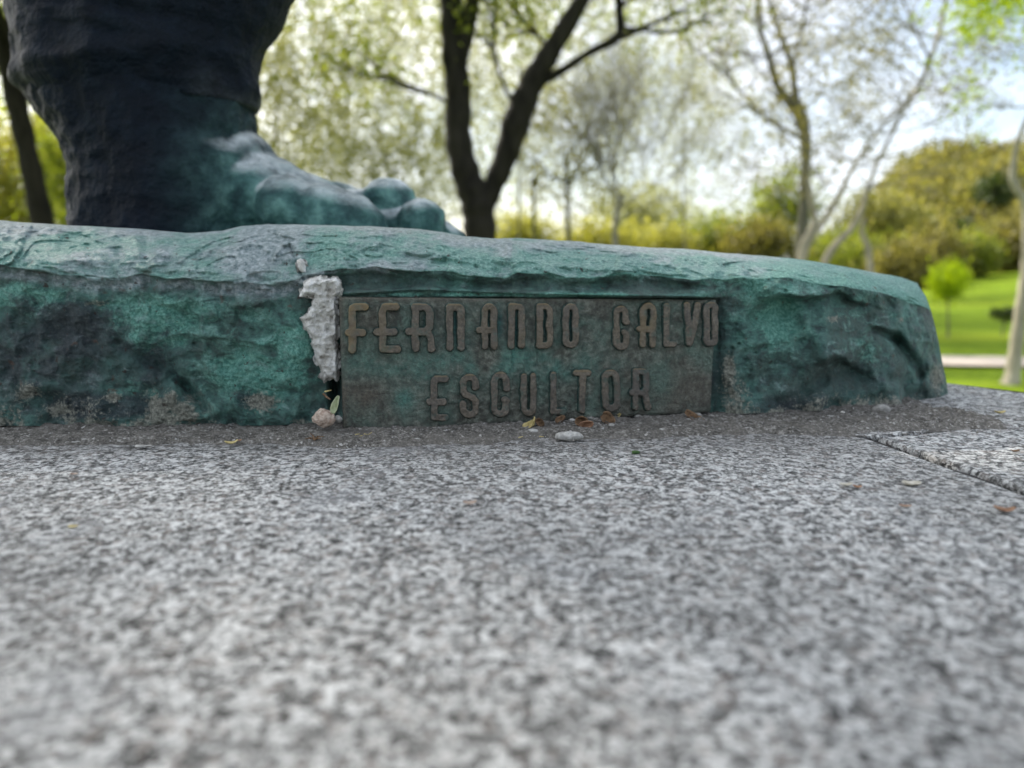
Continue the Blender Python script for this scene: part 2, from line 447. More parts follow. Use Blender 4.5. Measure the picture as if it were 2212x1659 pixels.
# path: a pale strip that crosses the lawn behind the plinth
pr = []
for k in range(60):
    x = -20 + 45 * k / 59
    yc = 6.95 + 0.11 * (4.7 - x) + 0.15 * math.sin(x * 0.3)
    for w in (-0.36, 0.36):
        y = yc + w
        pr.append((x, y, float(ground_h(x, y)) + 0.03))
tag(mesh_obj('path', pr, grid_faces(60, 2), M['path']), kind='structure')

# hill
hx = np.linspace(-80, 140, 111); hy = np.linspace(52, 200, 50)
HX, HY = np.meshgrid(hx, hy)
HZ = -1.2 + 15 * np.clip((HY - 54) / 45, 0, 1) ** 0.9 * np.clip((HX - 0.455 * HY) / (0.06 * HY), 0, 1) ** 0.8 * (0.82 + 0.9 * np.clip(HX / HY - 0.5, 0, 0.3)) * (1 + 0.10 * fbm(np.stack([HX, HY, HX * 0], -1), 0.05, 3, 5))
tag(mesh_obj('hill', np.stack([HX, HY, HZ], -1), grid_faces(len(hy), len(hx)), M['earth']), kind='structure')

# ------------------------------------------------------------------ plinth of granite slabs
J1 = gpt(1878, 944); J2 = gpt(2212, 1062)
jd = (J2 - J1).normalized()
J3 = J1 + jd * 0.75
CR1 = gpt(2075, 925); CR2 = gpt(2400, 912)
E1 = gpt(2045, 824); E2 = gpt(2212, 846)
ed = (E2 - E1).normalized()
EA = E1 - ed * 0.75; EB = E1 + ed * 0.55
plinth = thing('stone_plinth', (0, 0.1, GZ), 'pale speckled granite plinth that carries the green bronze statue', 'plinth')

def wavy(a, b, n, amp, seed):
    out = []
    a = Vector(a); b = Vector(b); d = b - a; nrm = Vector((-d.y, d.x, 0)).normalized()
    q = np.linspace(0, 1, n); L = d.length
    w = fbm(np.stack([q * L, q * 0, q * 0 + seed], -1), 60, 3, seed) * amp
    w = w * np.minimum(1, np.minimum(q, 1 - q) * 12)
    for k in range(n): out.append(a + d * float(q[k]) + nrm * float(w[k]))
    return out

def slab(outline, top, thick, seed):
    """a flat stone with slightly rounded arrises"""
    n = len(outline); rings = []
    c = sum((Vector(p) for p in outline), Vector()) / n
    base = [Vector((p.x, p.y, 0)) for p in outline]
    def inset(d):
        r = []
        for i in range(n):
            a = base[i - 1]; b = base[i]; e = base[(i + 1) % n]
            t = (e - a).normalized(); nr = Vector((-t.y, t.x, 0))
            r.append(b + nr * d)
        return r
    prof = [(0, -thick), (0, -0.0016), (0.0003, -0.0005), (0.0010, 0.0)]
    v = []; f = []
    for d, z in prof:
        for q in inset(d): v.append((q.x, q.y, top + z))
    for k in range(len(prof) - 1):
        for i in range(n):
            j = (i + 1) % n
            f.append((k * n + i, k * n + j, (k + 1) * n + j, (k + 1) * n + i))
    f.append(tuple((len(prof) - 1) * n + i for i in range(n)))
    return mesh_obj('granite_slab', v, f, M['granite'], plinth, smooth=False)

gap = Vector((-jd.y, jd.x, 0)) * 0.0027     # across the radial joint
if gap.x < 0: gap = -gap
back = Vector((-0.75, J1.y + 0.012, 0))
# front slab (counter-clockwise outline)
jl = wavy(J1 - gap, J3 - gap, 90, 0.0009, 3)
front = [Vector((-0.75, -0.45, 0))] + [Vector((J3.x - gap.x, -0.45, 0))] + list(reversed(jl)) + [Vector((0.02, J1.y + 0.03, 0)), Vector((-0.75, J1.y + 0.03, 0))]
slab(front, 0.0, 0.12, 1)
# right slab, in front of the crack
jr = wavy(J1 + gap + Vector((0.002, 0.001, 0)), J3 + gap, 90, 0.0009, 9)
crk = wavy(CR2, CR1 + Vector((0, 0, 0)), 60, 0.001, 4) + wavy(CR1, J1 + gap + Vector((0.004, 0.001, 0)), 40, 0.001, 6)[1:]
right = jr[::-1]
right = [Vector((J3.x + gap.x, -0.45, 0)), Vector((0.75, -0.45, 0)), Vector((0.75, 0.12, 0)), CR2 + Vector((0.20, -0.16, 0))] + crk + jr
slab(right, -0.0004, 0.12, 2)
# back slab, under the statue and up to the far edge
up = Vector((0, 0.0035, 0))
bk = [Vector((-0.75, J1.y + 0.034, 0)), Vector((0.02, J1.y + 0.034, 0))] + [p + up for p in wavy(J1 + gap + Vector((0.004, 0.001, 0)), CR1, 40, 0.001, 6)] + [p + up for p in wavy(CR1, CR2, 60, 0.001, 4)[1:]] \
    + [CR2 + Vector((0.20, -0.156, 0))] + [EB, E1, EA, Vector((-0.75, EA.y, 0))]
slab(bk, -0.0008, 0.12, 3)
core = MB()
cv = [(-0.74, -0.44), (0.74, -0.44), (0.74, 0.11), (EB.x - 0.03, EB.y - 0.01), (EA.x, EA.y - 0.03), (-0.74, EA.y - 0.03)]
vv = [(x, y, GZ) for x, y in cv] + [(x, y, -0.006) for x, y in cv]; n6 = len(cv)
mesh_obj('plinth_core', vv, [tuple(range(n6))[::-1], tuple(range(n6, 2 * n6))] + [(i, (i + 1) % n6, n6 + (i + 1) % n6, n6 + i) for i in range(n6)], M['mortar'], plinth, smooth=False)

# ------------------------------------------------------------------ the bronze base
def interp(x, tab):
    tab = np.asarray(tab, float); return np.interp(x, tab[:, 0], tab[:, 1])
SIL = [(-700, 470), (-300, 468), (-60, 474), (0, 476), (60, 480), (140, 486), (230, 490), (320, 496), (400, 503), (440, 503), (480, 498), (520, 489), (580, 484), (650, 485), (740, 487), (830, 490), (910, 495), (960, 502), (1000, 510), (1060, 515), (1120, 514), (1180, 517), (1250, 522), (1330, 529),
       (1400, 535), (1480, 538), (1550, 545), (1650, 552), (1750, 563), (1800, 571), (1860, 583), (1910, 592), (1950, 599), (1985, 612)]
BAS = [(-700, 0.345), (-300, 0.327), (0, 0.318), (400, 0.3165), (728, 0.3205), (1100, 0.3285), (1550, 0.3415), (1750, 0.3500), (1900, 0.3570), (2055, 0.3640)]
LIP = [(-700, 580), (-100, 572), (0, 575), (60, 583), (110, 592), (170, 597), (210, 603), (260, 601), (310, 596), (360, 604), (400, 606), (440, 608), (500, 612), (560, 616), (600, 618), (640, 606), (655, 596), (700, 590), (760, 582), (820, 580), (880, 588), (930, 590), (960, 586),
       (1000, 594), (1050, 604), (1090, 604), (1120, 592), (1180, 594), (1240, 600), (1300, 600), (1360, 590), (1420, 600), (1500, 606), (1600, 600), (1700, 600), (1800, 620), (1900, 630), (2060, 690)]
RED = [(615, 1983), (640, 2000), (670, 2011), (700, 2019), (740, 2028), (780, 2035), (820, 2044), (860, 2049), (885, 2055), (915, 2072)]

uu = np.concatenate([np.linspace(0, 0.12, 40)[:-1], np.linspace(0.12, 1, 660)])
tt = np.linspace(0, 1, 250)
U, T = np.meshgrid(uu, tt)
def umap(u, xmax):   # u 0..0.12 covers the part left of the frame
    return np.where(u < 0.12, -700 + u / 0.12 * 680, -20 + (u - 0.12) / 0.88 * (xmax + 20))
Xt = umap(U, 1985.0); Xb = umap(U, 2070.0)
base_y = {}
def contact(X):
    D = interp(X, BAS)
    ang = np.arctan2(CAMH - 0.001, D) - PITCH
    return CY + F * np.tan(ang)
Yt = interp(Xt, SIL) + 1.5 * fbm(np.stack([Xt, Xt * 0, Xt * 0], -1), 0.025, 4, 41); Yb = contact(Xb)
Yp = Yb + (Yt - Yb) * T
Xs = Xb + (Xt - Xb) * T
# last columns bend to the outline of the right end
red = interp(Yp, RED)
lin = 2070 + (1985 - 2070) * T
wgt = np.clip((U - 0.80) / 0.20, 0, 1) ** 2
Xp = Xs + (red - lin) * wgt
Dbase = interp(Xp, BAS)
lipy = interp(Xp, LIP) + 4 * fbm(np.stack([Xp, Xp * 0, Xp * 0], -1), 0.03, 3, 8)
sily = interp(Xp, SIL)
sily = np.minimum(sily, Yt)
b = np.clip((lipy - Yp) / np.maximum(lipy - Yt, 20), 0, 1)
face_t = np.clip((Yb - Yp) / (Yb - lipy), 0, 1)
D = Dbase + 0.004 * face_t
D = D + 0.016 * b + 0.036 * (1 - np.sqrt(np.clip(1 - (0.985 * b) ** 2, 0, 1)))
# the end rounds off to the right
e = np.clip((red - Xp) / 300.0, 0, 1)
D = D + 0.050 * (1 - np.sqrt(np.clip(1 - (0.985 * (1 - e)) ** 2, 0, 1)))
W0 = pts(Xp, Yp, D)
Ws = W0 * np.array([1, 1, 1.0])
def seg(x0, y0, x1, y1, w):
    dx, dy = x1 - x0, y1 - y0; L2 = dx * dx + dy * dy
    q = np.clip(((Xp - x0) * dx + (Yp - y0) * dy) / L2, 0, 1)
    d = np.hypot(Xp - (x0 + q * dx), Yp - (y0 + q * dy))
    return np.exp(-(d / w) ** 2), d
def blob(x, y, rx, ry, rot=0.0, hard=2.0):
    c, s = math.cos(rot), math.sin(rot)
    a = ((Xp - x) * c + (Yp - y) * s) / rx; bb = (-(Xp - x) * s + (Yp - y) * c) / ry
    return np.exp(-(a * a + bb * bb) ** (hard / 2))
sm = lambda a, lo, hi: (lambda q: q * q * (3 - 2 * q))(np.clip((a - lo) / (hi - lo), 0, 1))
isface = 1 - sm(b, 0.0, 0.05)
warp = fbm(Ws, 22, 3, 77)
R = np.zeros_like(D)      # relief toward the camera, metres
R += isface * 0.0046 * fbm(Ws, 26, 4, 11)
R += isface * 0.0030 * fbm(Ws + 0.01 * warp[..., None], 70, 5, 21, ridged=True) * (0.7 + 0.6 * sm(fbm(Ws, 18, 2, 25), -0.3, 0.4))
R += isface * 0.0015 * fbm(Ws, 240, 3, 31)
flow = Ws * np.array([1, 1, 3.2])
R += (1 - isface) * 0.0030 * fbm(flow, 30, 4, 51)
R += (1 - isface) * 0.0016 * fbm(flow, 80, 4, 53, ridged=True)
R += (1 - isface) * 0.0004 * fbm(flow, 300, 3, 57)
# terraced plates, like modelled clay slabs
q = fbm(Ws * np.array([1, 1, 2.0]), 34, 3, 71) * 3.2 + warp
ter = q - np.floor(q); ter = np.clip(ter * 6, 0, 1) + np.floor(q)
R += 0.0016 * (ter - q) * (0.15 + 1.1 * (1 - isface))
# chipped facets: every cell is a tilted plane, cells meet at sharp arrises
def facets(cell, n, sharp, tilt, seed, step):
    rr = np.random.default_rng(seed)
    qx = Xp + 22 * fbm(Ws, 55, 3, seed + 1); qy = (Yp + 16 * fbm(Ws, 55, 3, seed + 2))
    num = np.zeros_like(D); den = np.zeros_like(D)
    for k in range(n):
        x = rr.uniform(-60, 2080); y = rr.uniform(470, 930); an = rr.uniform(-.5, .5)
        gx_, gy2 = rr.normal(0, tilt, 2); off = rr.normal(0, step)
        dx = ((qx - x) * math.cos(an) + (qy - y) * math.sin(an)) / (cell * 1.5); dy = (-(qx - x) * math.sin(an) + (qy - y) * math.cos(an)) / cell
        w = np.exp(-(dx * dx + dy * dy) * sharp)
        num += w * (off + gx_ * (qx - x) + gy2 * (qy - y)); den += w
    return num / (den + 1e-12)
rend = sm(Xp, 1580, 1720)
R *= 1 - 0.35 * rend
R += (0.45 * (1 - rend)) * isface * np.clip(facets(70, 150, 9, 0.00005, 1501, 0.0016), -0.006, 0.006)
R += rend * np.clip(facets(95, 90, 14, 0.00006, 1521, 0.0034), -0.009, 0.009)
R += (1 - isface) * 0.8 * np.clip(facets(40, 260, 9, 0.00004, 1511, 0.0008), -0.003, 0.003)
# lip proud of the face
R += 0.0026 * sm(b, 0.0, 0.035) * (0.75 + 0.6 * fbm(Ws, 30, 2, 61)) * (1 - sm(Xp, 1540, 1680))
under = np.exp(-((Yp - lipy - 14) / 12) ** 2)
R -= 0.0012 * under * (1 - sm(Xp, 1560, 1700))
# hollow above the plaque with a thin ledge
pk = sm(Xp, 690, 730) * (1 - sm(Xp, 1500, 1580)) * sm(Yp - lipy, 2, 16)
R -= 0.0022 * pk
g1, _ = seg(740, 634, 900, 624, 4); g2, _ = seg(900, 624, 1180, 634, 4); g3, _ = seg(1180, 634, 1500, 640, 4)
R += 0.003 * np.clip(g1 + g2 + g3, 0, 1)
# keep the wall behind the plaque clear of it
inpl = sm(Xp, 700, 740) * (1 - sm(Xp, 1535, 1575)) * sm(Yp, 642, 652)
R = R * (1 - inpl) - 0.0030 * inpl
pl2 = sm(Xp + 16 * warp + 8 * fbm(Ws, 90, 3, 79), 625, 690) * (1 - sm(Xp, 735, 760)) * sm(Yp, 590, 610)
R = R * (1 - 0.7 * pl2) - 0.0022 * pl2
slit = np.exp(-(((Xp - 723) / 9) ** 2 + ((Yp - 840) / 48) ** 2)); R -= 0.02 * slit
# single gashes, ridges and folds: x0 y0 x1 y1 width height(mm)
for x0, y0, x1, y1, w, h in [(292, 515, 302, 556, 6, 1.6), (312, 508, 318, 560, 9, -1.2), (372, 505, 366, 560, 8, -1.0),
                             (20, 484, 5, 520, 7, 1.2), (110, 488, 92, 505, 6, 1.2), (140, 518, 235, 498, 13, -2.6), (150, 533, 250, 508, 3, 1.5),
                             (585, 490, 640, 512, 7, 2.0), (625, 530, 655, 600, 4, -3.0), (590, 560, 612, 528, 4, 1.8), (612, 528, 640, 534, 3, 1.4),
                             (655, 500, 610, 510, 10, 1.6), (480, 520, 560, 500, 12, -1.5), (540, 545, 580, 560, 15, -1.5),
                             (880, 552, 960, 566, 5, -2.4), (960, 562, 1030, 578, 5, -2.4), (940, 505, 1010, 530, 7, 1.8), (1040, 520, 1090, 545, 8, 1.6),
                             (1030, 578, 1080, 600, 6, -1.8), (1060, 545, 1075, 590, 7, -1.6), (1095, 512, 1098, 556, 4, 1.6), (1140, 555, 1300, 548, 9, -2.2), (1300, 548, 1420, 565, 8, -2.0), (1180, 572, 1360, 585, 6, 1.8),
                             (1420, 560, 1600, 580, 10, -1.8), (1360, 575, 1440, 600, 10, -1.8), (1500, 585, 1610, 620, 14, -1.8),
                             (330, 775, 440, 850, 26, -4.6), (395, 790, 470, 890, 10, 2.6), (380, 810, 440, 880, 9, -3.0), (250, 735, 330, 790, 14, -1.8), (300, 640, 420, 690, 12, -1.6),
                             (120, 690, 200, 730, 18, -1.6), (190, 660, 330, 655, 8, -1.4), (500, 660, 620, 640, 10, 1.6), (470, 700, 520, 760, 10, -1.8), (560, 850, 690, 845, 9, -1.8), (1720, 640, 1800, 800, 20, 2.6), (1800, 800, 1700, 880, 14, -2.6), (1840, 650, 1900, 720, 14, -2.2),
                             (480, 870, 600, 885, 16, 1.8), (60, 830, 250, 850, 14, 1.6), (15, 800, 60, 870, 14, -1.6), (545, 600, 640, 625, 9, -1.8),
                             (1760, 566, 1660, 620, 12, 2.4), (1880, 700, 1930, 712, 6, 2.5), (1885, 712, 1940, 735, 9, -5.0), (1935, 730, 1990, 810, 12, -7.0), (1925, 690, 2010, 790, 16, 3.0),
                             (1625, 830, 1700, 770, 16, -1.8), (1640, 830, 1750, 800, 16, 2.2), (1680, 870, 1860, 790, 12, -2.4), (1600, 690, 1760, 650, 14, -1.6), (1750, 620, 1850, 600, 10, -2.2),
                             (1610, 760, 1740, 735, 6, -1.8), (1830, 640, 1960, 660, 14, -2.2), (1780, 880, 1990, 850, 14, -2.6), (1700, 850, 1780, 890, 18, 2.4), (1990, 800, 2030, 870, 12, 2.6), (1548, 700, 1556, 880, 6, -1.0)]:
    gg, _ = seg(x0, y0, x1, y1, w)
    R += gg * h * 0.0014 * (0.75 + 0.5 * fbm(Ws, 120, 2, 91))
# small pits
for x, y in [(1590, 700), (1596, 743), (1615, 778), (1580, 752), (1632, 762), (1622, 800), (257, 667), (420, 742), (560, 625), (1370, 590), (1697, 628)]:
    R -= 0.0022 * blob(x, y, 3.6, 3.2)
# fade of relief close to the outline so that it stays where it is
R += 0.0050 * pk * sm(Yp, 612, 636) * (1 - sm(Yp, 641, 647))
R *= np.where(T > 0.985, (1 - T) / 0.015, 1.0) * 0.85 + 0.15
W = pts(Xp, Yp, D - R)

nA = fbm(W, 45, 4, 101); nB = fbm(W, 110, 4, 103)
grey = sm(b, 0.0, 0.06) * (0.10 + 0.9 * nA) + 0.6 * blob(30, 495, 110, 22) + 0.5 * np.exp(-((Yp - lipy - 12) / 16) ** 2) * (Xp < 700)
grey += 0.9 * blob(540, 555, 110, 55, 0.1) + 0.5 * blob(260, 560, 90, 30) + 0.55 * blob(820, 575, 110, 14) + 0.8 * blob(600, 520, 60, 35)
grey += 0.5 * blob(1300, 530, 330, 16); grey -= 0.25 * blob(1350, 575, 250, 22); grey -= 0.7 * blob(150, 520, 55, 14)
grey += 0.55 * np.exp(-((T - 1) / 0.04) ** 2)  # pale scuffs and painted sky glow along the top rim
grey -= 0.6 * sm(Xp, 1600, 1800)
grey = np.clip(grey, 0, 1) * (1 - 0.5 * sm(Xp, 1700, 1900))
dark = 1.2 * blob(70, 760, 150, 130, 0.1) * (0.7 + 0.8 * nB) + 0.9 * blob(360, 790, 120, 80, 0.3) + 1.5 * blob(230, 880, 110, 26) + 1.2 * blob(540, 862, 60, 28) + 0.7 * blob(530, 700, 130, 50) * (0.5 + nA) + 0.9 * blob(170, 690, 90, 50)
dark += 0.42 * sm(Xp, 1700, 1900) * (0.6 + 0.8 * nB) + 1.0 * blob(1700, 880, 90, 30) + 0.6 * blob(1560, 800, 40, 100) + 0.4 * blob(1810, 800, 120, 80)
dark -= 0.5 * blob(1650, 700, 90, 120) + 0.9 * blob(600, 780, 100, 80); dark -= 1.1 * blob(440, 860, 50, 90, -0.6)
dark = np.clip(dark * isface + 0.7 * pk * (nB > 0.1) * 0.5, 0, 1)
lich = 1.6 * blob(370, 885, 75, 45, 0, 3) * (0.6 + 1.2 * nB) + 1.0 * blob(60, 900, 150, 42) * (0.6 + 1.8 * nB) + 1.2 * blob(245, 858, 18, 9) + 1.2 * blob(565, 868, 34, 18) + 0.9 * blob(60, 845, 24, 18) + 0.6 * blob(210, 655, 30, 8)
lich += 0.8 * np.exp(-((Yp - Yb) / 14) ** 2) * (0.4 + 1.4 * nB) + 0.9 * blob(1590, 870, 35, 45) * (0.6 + nB) + 0.6 * blob(1830, 640, 60, 40) * nB + 0.8 * blob(1860, 870, 150, 22) * (0.5 + nB) + 0.8 * blob(2025, 815, 18, 32) + 1.0 * blob(1575, 800, 14, 34) + 0.7 * blob(1800, 690, 14, 8) + 0.6 * blob(1945, 690, 10, 8)
lich = np.clip(lich, 0, 1)
bright = 0.9 * blob(590, 780, 130, 95, -0.2) + 0.85 * blob(500, 820, 70, 30, 0.6) + 0.7 * blob(330, 700, 100, 60) + 0.6 * blob(300, 850, 60, 40) + 0.85 * blob(860, 530, 190, 28) + 1.3 * blob(1330, 560, 330, 36) + 0.9 * blob(90, 540, 130, 26) + 0.9 * blob(1660, 690, 70, 90) + 0.6 * blob(1570, 610, 80, 40) + 0.7 * blob(1000, 636, 260, 5) + 0.7 * blob(1330, 638, 200, 5) + 0.5 * blob(30, 640, 90, 35) + 0.5 * blob(230, 545, 70, 30) + 0.3 * blob(1780, 620, 100, 40) + 0.45 * blob(1900, 700, 130, 110) + 0.35 * blob(400, 680, 160, 70) + 0.4 * blob(70, 640, 130, 40)
bright = np.clip(bright * (0.75 + 0.9 * nA) + (1 - isface) * 0.55, 0, 1)
pale = np.clip((sm(b, 0.0, 0.10) * (1 - rend) + sm(b, 0.1, 0.95) * rend) * (0.75 + 0.5 * nA) * (1 - 0.45 * sm(Xp, 1700, 1950)), 0, 1)  # bevel painted paler, as lit by the sky
mask = np.stack([grey, dark, lich, bright], -1).reshape(-1, 4); mask2 = np.stack([pale] * 4, -1).reshape(-1, 4)

nr, nc = W.shape[:2]
verts = W.reshape(-1, 3); faces = grid_faces(nr, nc)
# run the rim (top outline, then right outline downwards) backwards to close the block
rim = [(nr - 1) * nc + c for c in range(nc)] + [r * nc + nc - 1 for r in range(nr - 2, -1, -1)]
side = np.array([0.0] * nc + list(np.linspace(0.1, 1, nr - 1)))
ring = verts[rim]; idx = np.array(rim); allv = [verts]; allf = [faces]; am = [mask]; am2 = [mask2]
cnt = len(verts); xk = np.clip((ring[:, 0] - 0.10) / 0.15, 0, 1)
for dy, drop in [(0.004, 0.0006), (0.012, 0.004), (0.03, 0.010), (0.07, 0.014), (0.16, 0.018), (0.30, 0.022)]:
    rv = ring.copy()
    rv[:, 1] += dy * (1 - 0.35 * xk)
    rv[:, 0] -= dy * (0.25 + 0.5 * side) * xk
    rv[:, 2] = np.maximum(rv[:, 2] - drop * (1 - side) * (1 + xk), -0.002)
    rv[:, 2] += 0.0015 * fbm(rv, 40, 3, 131)
    ni = cnt + np.arange(len(rv))
    allf.append(np.stack([idx[:-1], idx[1:], ni[1:], ni[:-1]], -1)); allv.append(rv); am.append(mask[rim]); am2.append(mask2[rim]); idx = ni; cnt += len(rv)
rv = rv.copy(); rv[:, 2] = -0.003; rv[:, 1] += 0.01
ni = cnt + np.arange(len(rv)); allf.append(np.stack([idx[:-1], idx[1:], ni[1:], ni[:-1]], -1)); allv.append(rv); am.append(mask[rim]); am2.append(mask2[rim])
fig = thing('bronze_statue', (0.0, 0.42, 0.0), 'dark bronze statue of a barefoot figure on its rocky green patinated base', 'statue')
mesh_obj('statue_base', np.concatenate(allv), np.concatenate(allf)[:, ::-1], M['bronze'], fig, attrs={'mask': np.concatenate(am), 'bevel_light': np.concatenate(am2)})

# ------------------------------------------------------------------ leg and foot of the statue
DF = 0.53; PX = DF / F
def loft(name, rings, n, mat, parent, maskfn, relief=0.004, seed=5, sc=30):
    """rings: (y picture, xl, xr, depth centre, depth radius)"""
    ys = np.array([r[0] for r in rings], float)
    yy = []
    for k in range(len(rings) - 1):
        m = max(2, int(abs(ys[k + 1] - ys[k]) / 6)); yy += list(np.linspace(ys[k], ys[k + 1], m, endpoint=False))
    yy.append(ys[-1]); yy = np.array(yy)
    if ys[0] < ys[-1]: o = np.argsort(ys)
    else: o = np.argsort(ys)
    it = lambda k: np.interp(yy, ys[o], np.array([r[k] for r in rings], float)[o])
    xl, xr, dc, dr = it(1), it(2), it(3), it(4)
    # smooth the profile a little
    for arr in (xl, xr, dc, dr):
        a2 = np.convolve(np.pad(arr, 3, 'edge'), np.ones(7) / 7, 'valid'); arr[:] = a2
    th = np.linspace(0, 2 * math.pi, n, endpoint=False)
    c = np.cos(th)[None, :]; s = np.sin(th)[None, :]
    X = ((xl + xr) / 2)[:, None] + ((xr - xl) / 2)[:, None] * c
    Dd = dc[:, None] + dr[:, None] * s
    base = pts(X * 0 + ((xl + xr) / 2)[:, None], np.broadcast_to(yy[:, None], X.shape), np.broadcast_to(dc[:, None], X.shape))
    V = base.copy()
    V[..., 0] += (((xr - xl) / 2)[:, None] * c) * PX
    V[..., 1] += dr[:, None] * s
    rel = relief * fbm(V, sc, 4, seed, ridged=True) + relief * 0.35 * fbm(V, sc * 3.2, 4, seed + 9)
    V[..., 0] += rel * c * 0.9; V[..., 1] += rel * s
    m = maskfn(V)
    nr_, nc_ = V.shape[:2]
    f = []
    for r in range(nr_ - 1):
        for k in range(nc_):
            k2 = (k + 1) % nc_
            f.append((r * nc_ + k, (r + 1) * nc_ + k, (r + 1) * nc_ + k2, r * nc_ + k2))
    f.append(tuple(range(nc_))); f.append(tuple((nr_ - 1) * nc_ + k for k in reversed(range(nc_))))
    return mesh_obj(name, V.reshape(-1, 3), f, mat, parent, attrs={'mask': m.reshape(-1, 4)})

def leg_mask(V):
    lowz = sm(V[..., 0], -0.19, -0.06) * (1 - sm(V[..., 2], 0.10, 0.165))
    tip = np.zeros_like(lowz)
    n = fbm(V, 25, 3, 301)
    g = np.clip(lowz * (1.0 + 0.8 * n), 0, 1)
    ws = np.clip(sm(V[..., 0], -0.21, -0.15) * sm(V[..., 2], 0.09, 0.12) * (1 - sm(V[..., 2], 0.165, 0.20)) * (0.45 + 0.9 * n), 0, 1)  # painted sheen where the hem meets the instep
    return np.stack([g, ws, tip, tip], -1)

trouser = [(-1500, -20, 700, .56, .09), (-900, 10, 690, .55, .085), (-300, 30, 640, .54, .075), (-40, 52, 610, .535, .068), (20, 58, 590, .535, .068), (60, 68, 575, .533, .066), (90, 72, 545, .532, .064), (130, 72, 534, .530, .062), (172, 72, 532, .53, .060), (215, 84, 543, .53, .056), (232, 120, 530, .53, .050)]
lo = loft('trouser_leg', trouser, 160, M['figure'], fig, leg_mask, 0.0042, 401, 26)
# horizontal creases and the hem on the trouser leg
me = lo.data; co = np.empty(len(me.vertices) * 3, np.float32); me.vertices.foreach_get('co', co); co = co.reshape(-1, 3)
wz = co[:, 2] + fig.location.z; wx = co[:, 0]
cr_ = 0
for z0, a, w in [(P(0, 95, DF).z, 0.004, 0.0028), (P(0, 60, DF).z, 0.0035, 0.0026), (P(0, 112, DF).z, 0.003, 0.0026), (P(0, 30, DF).z, 0.003, 0.003)]:
    cr_ = cr_ + 0.7 * a * np.exp(-((wz - z0 - 0.004 * np.sin(wx * 40)) / w) ** 2) * np.exp(-((wx + 0.25) / 0.05) ** 2)
front = co[:, 1] < (0.53 - fig.location.y)
co[:, 1] -= np.where(front, cr_, 0)
hz = P(0, 165, DF).z
co[:, 1] -= np.where(front, 0.004 * np.exp(-((wz - hz - 0.006 * np.sin(wx * 25)) / 0.007) ** 2), 0)
me.vertices.foreach_set('co', co.ravel()); me.update()

foot = MB()
def fb(X, Y, D_, rx, ry, rd, tilt=0.0):
    foot.ellipsoid(P(X, Y, D_), (rx * PX, rd, ry * PX), 28, 16, rot=Matrix.Rotation(tilt, 3, 'Y').to_quaternion())
# ankle column
path = [(165, 305, 215), (200, 305, 226), (240, 318, 214), (275, 335, 200), (310, 350, 186), (350, 378, 204), (420, 385, 214), (540, 390, 222)]
av = []
for y, xc, r in path: av.append((P(xc, y, .53), r * PX))
b0 = len(foot.v); n = 40
for c_, r_ in av:
    for k in range(n):
        t_ = 2 * math.pi * k / n
        foot.v.append((c_.x + r_ * math.cos(t_), c_.y + min(r_, 0.056) * math.sin(t_), c_.z))
for i in range(len(av) - 1):
    for k in range(n):
        k2 = (k + 1) % n
        foot.f.append((b0 + i * n + k, b0 + (i + 1) * n + k, b0 + (i + 1) * n + k2, b0 + i * n + k2))
foot.f.append(tuple(b0 + k for k in range(n))); foot.f.append(tuple(b0 + (len(av) - 1) * n + k for k in reversed(range(n))))
fb(262, 460, .53, 70, 100, .036)
fb(480, 430, .53, 120, 150, .045, 0.5)
fb(560, 440, .53, 150, 104, .045, 0.42)
fb(640, 458, .535, 150, 84, .043, 0.25)
fb(720, 475, .545, 130, 80, .035, 0.2)
fb(722, 474, .486, 104, 60, .022, 0.30)
fb(628, 452, .488, 66, 60, .022, 0.2)
fb(836, 436, .528, 56, 46, .020, 0.2)
fb(780, 452, .53, 66, 44, .022, 0.2)
fb(912, 486, .508, 48, 54, .020, 0.3)
fb(860, 498, .53, 92, 52, .03, 0.2)
fb(955, 512, .53, 54, 32, .02, 0.5)
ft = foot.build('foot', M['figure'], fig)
rm = ft.modifiers.new('blend', 'REMESH'); rm.mode = 'VOXEL'; rm.voxel_size = 0.0022; rm.use_smooth_shade = True
dg = bpy.context.evaluated_depsgraph_get()
ev = ft.evaluated_get(dg); me2 = bpy.data.meshes.new_from_object(ev)
ft.modifiers.clear()
n2 = len(me2.vertices); co = np.empty(n2 * 3, np.float32); me2.vertices.foreach_get('co', co); co = co.reshape(-1, 3).astype(float)
no = np.empty(n2 * 3, np.float32)
bm = bmesh.new(); bm.from_mesh(me2)
for _ in range(3): bmesh.ops.smooth_vert(bm, verts=bm.verts, factor=0.5, use_axis_x=True, use_axis_y=True, use_axis_z=True)
bm.to_mesh(me2); bm.free()
me2.vertices.foreach_get('co', co_f := np.empty(n2 * 3, np.float32)); co = co_f.reshape(-1, 3).astype(float)
me2.vertices.foreach_get('normal', no); no = no.reshape(-1, 3)
wc = co + np.array(fig.location)
co = co + no * (0.0030 * fbm(wc, 26, 3, 501) + 0.0020 * fbm(wc, 75, 3, 511, ridged=True))[:, None]
me2.vertices.foreach_set('co', co.astype(np.float32).ravel())
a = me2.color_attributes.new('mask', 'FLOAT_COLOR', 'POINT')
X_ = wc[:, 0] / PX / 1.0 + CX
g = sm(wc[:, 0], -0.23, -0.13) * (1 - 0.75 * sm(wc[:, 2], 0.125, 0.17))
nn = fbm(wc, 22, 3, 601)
painted_sheen = sm(no[:, 2], 0.45, 0.8) * sm(wc[:, 0], -0.22, -0.18)  # upward faces of the instep take the painted sky sheen
mk = np.stack([np.clip(g * (1.05 + 0.6 * nn), 0, 1), np.clip(painted_sheen * (0.75 + 1.3 * nn), 0, 1), g * 0, g * 0], -1)
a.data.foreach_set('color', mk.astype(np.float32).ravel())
me2.materials.clear(); me2.materials.append(M['figure'])
